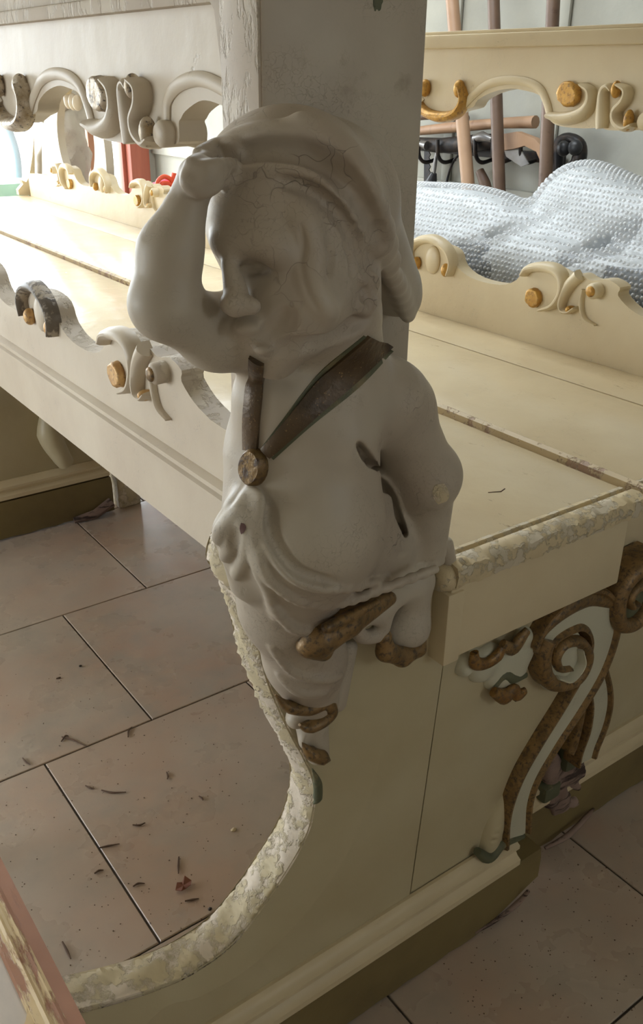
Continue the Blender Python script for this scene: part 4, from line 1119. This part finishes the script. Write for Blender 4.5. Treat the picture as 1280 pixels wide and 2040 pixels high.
# rack of tools on the right wall
def wq(u, v, off=.03): return atX(u, v, XW-off)
rack = tag(empty('tool_rack', tuple(wq(960, 300))), 'dark iron tool rack with upright hooks on the grey wall', 'rack')
a, b = wq(822, 300, .02), wq(1120, 305, .02)
box('back_bar', XW-.03, RX1-.012, float(b[1]), float(a[1]), 1.185, 1.225, 'iron', rack, bev=.004)
for u in (862, 900, 975, 1010, 1065):
    q = wq(u, 318, .03)
    tube('hook', smooth_path([q+np.array([.02, 0, 0]), q+np.array([-.05, 0, -.01]), q+np.array([-.09, 0, .02]), q+np.array([-.1, 0, .09])], 5), .009, 'iron', rack, 8)
def thing_tube(name, pts, r, mat, lab, cat, off=.09, sides=10, flat=None):
    o = tube(name, smooth_path([wq(*q, off) for q in pts], 6), r, mat, None, sides, flat); tag(o, lab, cat); return o
thing_tube('wooden_stave', [(822, 262), (900, 254), (990, 246), (1066, 243)], [.020, .024, .022, .026], 'handle_wood', 'long pale wooden stave lying across the top of the rack hooks', 'stave', .07)
thing_tube('wooden_stave', [(822, 234), (850, 230), (890, 232), (930, 236)], [.018, .02, .018, .016], 'dark_handle_wood', 'short brown wooden stave lying behind the long pale one on the rack', 'stave', .05)
# hand saw with curved wooden grip
saw = tag(empty('hand_saw', tuple(wq(1050, 300, .1))), 'old saw with broad orange-brown curved wooden grip hanging on the rack', 'saw')
gp = [wq(u, v, .13) for u, v in [(1000, 268), (1035, 262), (1070, 275), (1092, 300), (1094, 328), (1084, 326), (1074, 302), (1050, 290), (1030, 296), (1004, 300)]]
prism('grip', [(q[1], q[2]) for q in gp], 'X', XW-.15, XW-.12, 'handle_wood', saw)
bp = [wq(u, v, .12) for u, v in [(1004, 292), (1040, 300), (1055, 326), (1040, 332), (1010, 312)]]
prism('blade', [(q[1], q[2]) for q in bp], 'X', XW-.128, XW-.122, 'steel', saw)
pln = tag(empty('metal_plane', tuple(wq(885, 290, .1))), 'grey metal hand plane with dark body lying on the rack hooks', 'plane')
tube('body', [wq(828, 286, .09), wq(880, 290, .09), wq(950, 284, .09), wq(985, 280, .09)], [.03, .034, .036, .03], 'iron', pln, 10, flat=((1, 0, 0), .8))
tube('iron_cap', [wq(945, 276, .12), wq(960, 272, .12), wq(980, 278, .12)], [.018, .022, .012], 'steel', pln, 10)
tube('iron_cap', [wq(832, 284, .12), wq(850, 290, .12)], [.014, .02], 'steel', pln, 10)
pl2 = tag(empty('pliers', tuple(wq(866, 330, .1))), 'small open steel pliers with black handle hanging under the rack', 'pliers')
tube('jaw', [wq(869, 304, .1), wq(866, 325, .1), wq(864, 345, .1)], [.006, .010, .008], 'steel', pl2, 8)
tube('handle', [wq(864, 345, .1), wq(858, 365, .1), wq(852, 392, .1)], [.014, .030, .026], 'black_rubber', pl2, 10)
sw2 = tag(empty('saw_blade', tuple(wq(858, 330, .05))), 'rusty toothed saw blade hanging upright beside the pliers', 'saw')
zz = []
for i in range(18): q = wq(855+(i % 2)*3, 278+i*6, .05); zz.append((q[1], q[2]))
q = wq(845, 384, .05); q0 = wq(846, 276, .05)
prism('blade', zz+[(q[1], q[2]), (q0[1], q0[2])], 'X', XW-.055, XW-.05, 'iron', sw2)
cl = tag(empty('clamp', tuple(wq(1125, 310, .1))), 'black iron clamp with round knobs hanging at the end of the rack', 'clamp')
tube('frame', smooth_path([wq(u, v, .1) for u, v in [(1110, 345), (1111, 300), (1118, 280), (1138, 276), (1154, 290), (1152, 318), (1134, 340)]], 5), [.02, .028, .024, .02, .026, .03, .02], 'iron', cl, 10)
for u, v in ((1122, 296), (1145, 294)):
    q = wq(u, v, .14); ellipsoid('knob', tuple(q), (.03, .03, .025), 'black_rubber', cl)
thing_tube('iron_hoop', [(885, 392), (892, 350), (905, 318), (925, 300)], [.006, .006, .006], 'iron', 'thin dark iron hoop leaning on the wall behind the pale pole', 'hoop', .04, 8)
thing_tube('wooden_stave', [(955, 340), (965, 365), (974, 396)], [.020, .026, .024], 'dark_handle_wood', 'short dark wooden stave hanging between the two poles above the bubble wrap', 'stave', .05)

# left background, by the far doorway
jx, jy = 2.98, RY1-.25
cord = tag(empty('orange_cord', tuple(atY(330, 385, 5.2))), 'coiled bright orange cord on a pink bag beside the door post', 'cord')
pts = [atY(u, v, 5.22) for u, v in [(312, 384), (314, 362), (326, 352), (340, 358), (345, 372), (340, 382), (326, 376), (322, 366), (336, 366), (350, 378)]]
tube('loop', smooth_path(pts, 6), .014, 'orange_cord', cord, 8)
tube('loop', smooth_path([atY(u, v, 5.22) for u, v in [(348, 345), (346, 362), (350, 380)]], 5), .022, 'orange_cord', cord, 8)
pb = atY(325, 395, 5.3)
stool = tag(box('plastic_crate', pb[0]-.22, pb[0]+.16, 5.3-.16, 5.3+.16, 0, float(pb[2])-.1, 'plaster', bev=.02), 'pale plastic crate standing behind the far rail under the pink bag', 'crate')
s = Sculpt(pb-np.array([.3, .25, .2]), pb+np.array([.3, .25, .2]), .012)
s.ell(pb+np.array([0, 0, -.0]), (.17, .12, .10), np.eye(3), .02); s.ell(pb+np.array([.06, 0, .04]), (.09, .09, .07), np.eye(3), .03)
tag(sculpt_obj('pink_bag', s, 'pink_plastic'), 'crumpled pink plastic bag on a crate by the door post', 'bag')
# hoop with a teal tub outside the doorway
hc_ = atY(-18, 315, 6.0)
pts = [hc_+np.array([.16*math.cos(a)*1.0, .04*math.sin(a), .30*math.sin(a)]) for a in np.linspace(0, 2*math.pi, 40)]
tag(tube('plastic_hoop', pts, .026, 'blue_plastic', None, 10, caps=False), 'pale blue plastic hoop hanging beside the far corner of the stand', 'hoop')
tb = atY(5, 392, 5.72)
bm = bmesh.new(); bmesh.ops.create_cone(bm, cap_ends=True, segments=24, radius1=.16, radius2=.2, depth=.92)
for v in bm.verts: v.co = (tb[0]+v.co.x, 5.72+v.co.y, .46+v.co.z)
tag(mesh_from_bm('plastic_tub', bm, 'teal_plastic', auto=.6), 'tall teal plastic tub below the pale blue hoop', 'tub')

# ================================================================== LITTER ON THE FLOOR
def on_floor(u, v, z=.003): return atZ(u, v, z)
TW = [((123, 1468), (142, 1473), (173, 1487)), ((122, 1477), (130, 1466), (136, 1466)), ((255, 1468), (256, 1455), (263, 1448)), ((202, 1574), (222, 1579), (251, 1578)), ((264, 1643), (277, 1644), (289, 1639)), ((198, 1689), (216, 1685), (238, 1681)),
      ((188, 1740), (197, 1734), (206, 1733)), ((356, 1707), (355, 1725), (355, 1740)), ((265, 1766), (275, 1760), (288, 1760)), ((332, 1538), (334, 1546), (333, 1552)), ((170, 1565), (180, 1570), (188, 1571)), ((124, 1876), (133, 1893), (141, 1910)), ((396, 1586), (402, 1590), (404, 1594)), ((45, 1510), (52, 1518), (60, 1523)), ((112, 1352), (118, 1350), (121, 1349)), ((368, 1795), (384, 1792), (396, 1790))]
TL = ['twig bent like a hook lying along the tile joint', 'tiny forked twig just above the hooked twig by the joint', 'short curved twig lying across the long tile joint', 'longest straight dry twig in the middle of a reddish tile',
      'short dark twig below the longest twig on the reddish tile', 'straight twig touching the diagonal joint between two tiles', 'stubby twig on the grey pitted tile left of the diagonal joint', 'upright-lying twig just above the dry leaf',
      'pale curved twig beside the dry leaf', 'tiny thin twig alone on the clean part of the reddish tile', 'small twig end next to the longest twig', 'pale long splinter near the worn bench frame',
      'hair-thin curl of twig between leaf and opening edge', 'thick crumb-ended twig beside the long tile joint', 'tiny dark stick on the far reddish tile', 'thin pale twig just below the dry leaf']
for q, lab in zip(TW, TL):
    P = [on_floor(*a) for a in q]
    tag(tube('twig', smooth_path(P, 4), [.0016, .0024, .0012], 'twig_brown', None, 6), lab, 'twig', 'dry twigs on the tiles')
lc = on_floor(365, 1766, .004)
lv = [lc+np.array([a, b, c]) for a, b, c in [(-.018, 0, .002), (-.008, .012, .006), (.002, .009, .003), (.012, .016, .009), (.02, .002, .003), (.012, -.010, .007), (0, -.008, .001), (-.010, -.012, .006), (0, 0, .003)]]
V = lv+[q-np.array([0, 0, .0015]) for q in lv]
F = []
for i in range(8):
    j = (i+1) % 8; F += [(i, j, 8), (9+j, 9+i, 17), (i, 9+i, 9+j, j)]
tag(mk('dry_leaf', V, F, 'leaf_brown'), 'small curled reddish-brown dry leaf on the tile', 'leaf')
for (u, v) in ((465, 1652), (160, 1326), (418, 1810)):
    c = on_floor(u, v, .004); pale = u == 465
    bm = bmesh.new(); bmesh.ops.create_icosphere(bm, subdivisions=1, radius=1)
    for w in bm.verts: w.co = (c[0]+w.co.x*(.008 if pale else .005), c[1]+w.co.y*(.006 if pale else .004), .003+w.co.z*.0028+.001*w.co.x*w.co.y)
    o = mesh_from_bm('paint_flake' if pale else 'pebble', bm, 'flake_cream' if pale else 'iron')
    if pale: tag(o, 'small cream flake of paint on the reddish tile', 'flake')
    else: tag(o, 'tiny black crumb on the far reddish tile' if u < 200 else 'tiny black crumb close to the flaking edge of the round opening', 'pebble')
# fine grit, beyond counting
rnd = random.Random(21); V = []; F = []
for i in range(420):
    if rnd.random() < .6: u, v = rnd.uniform(0, 520), rnd.uniform(1330, 1930)
    else: u, v = rnd.uniform(880, 1280), rnd.uniform(1680, 2030)
    c = on_floor(u, v, .0005); r = rnd.uniform(.0008, .0022); o = len(V); an = rnd.random()*3
    for kx, ky, kz in ((1, 0, 0), (-.5, .8, 0), (-.5, -.8, 0), (0, 0, 1)):
        V.append((c[0]+r*(kx*math.cos(an)-ky*math.sin(an)), c[1]+r*(kx*math.sin(an)+ky*math.cos(an)), .0002+kz*r))
    F += [(o, o+1, o+3), (o+1, o+2, o+3), (o+2, o, o+3), (o, o+2, o+1)]
tag(mk('floor_grit', V, F, 'twig_brown'), 'fine dark grit scattered over the floor tiles', 'grit', kind='stuff')
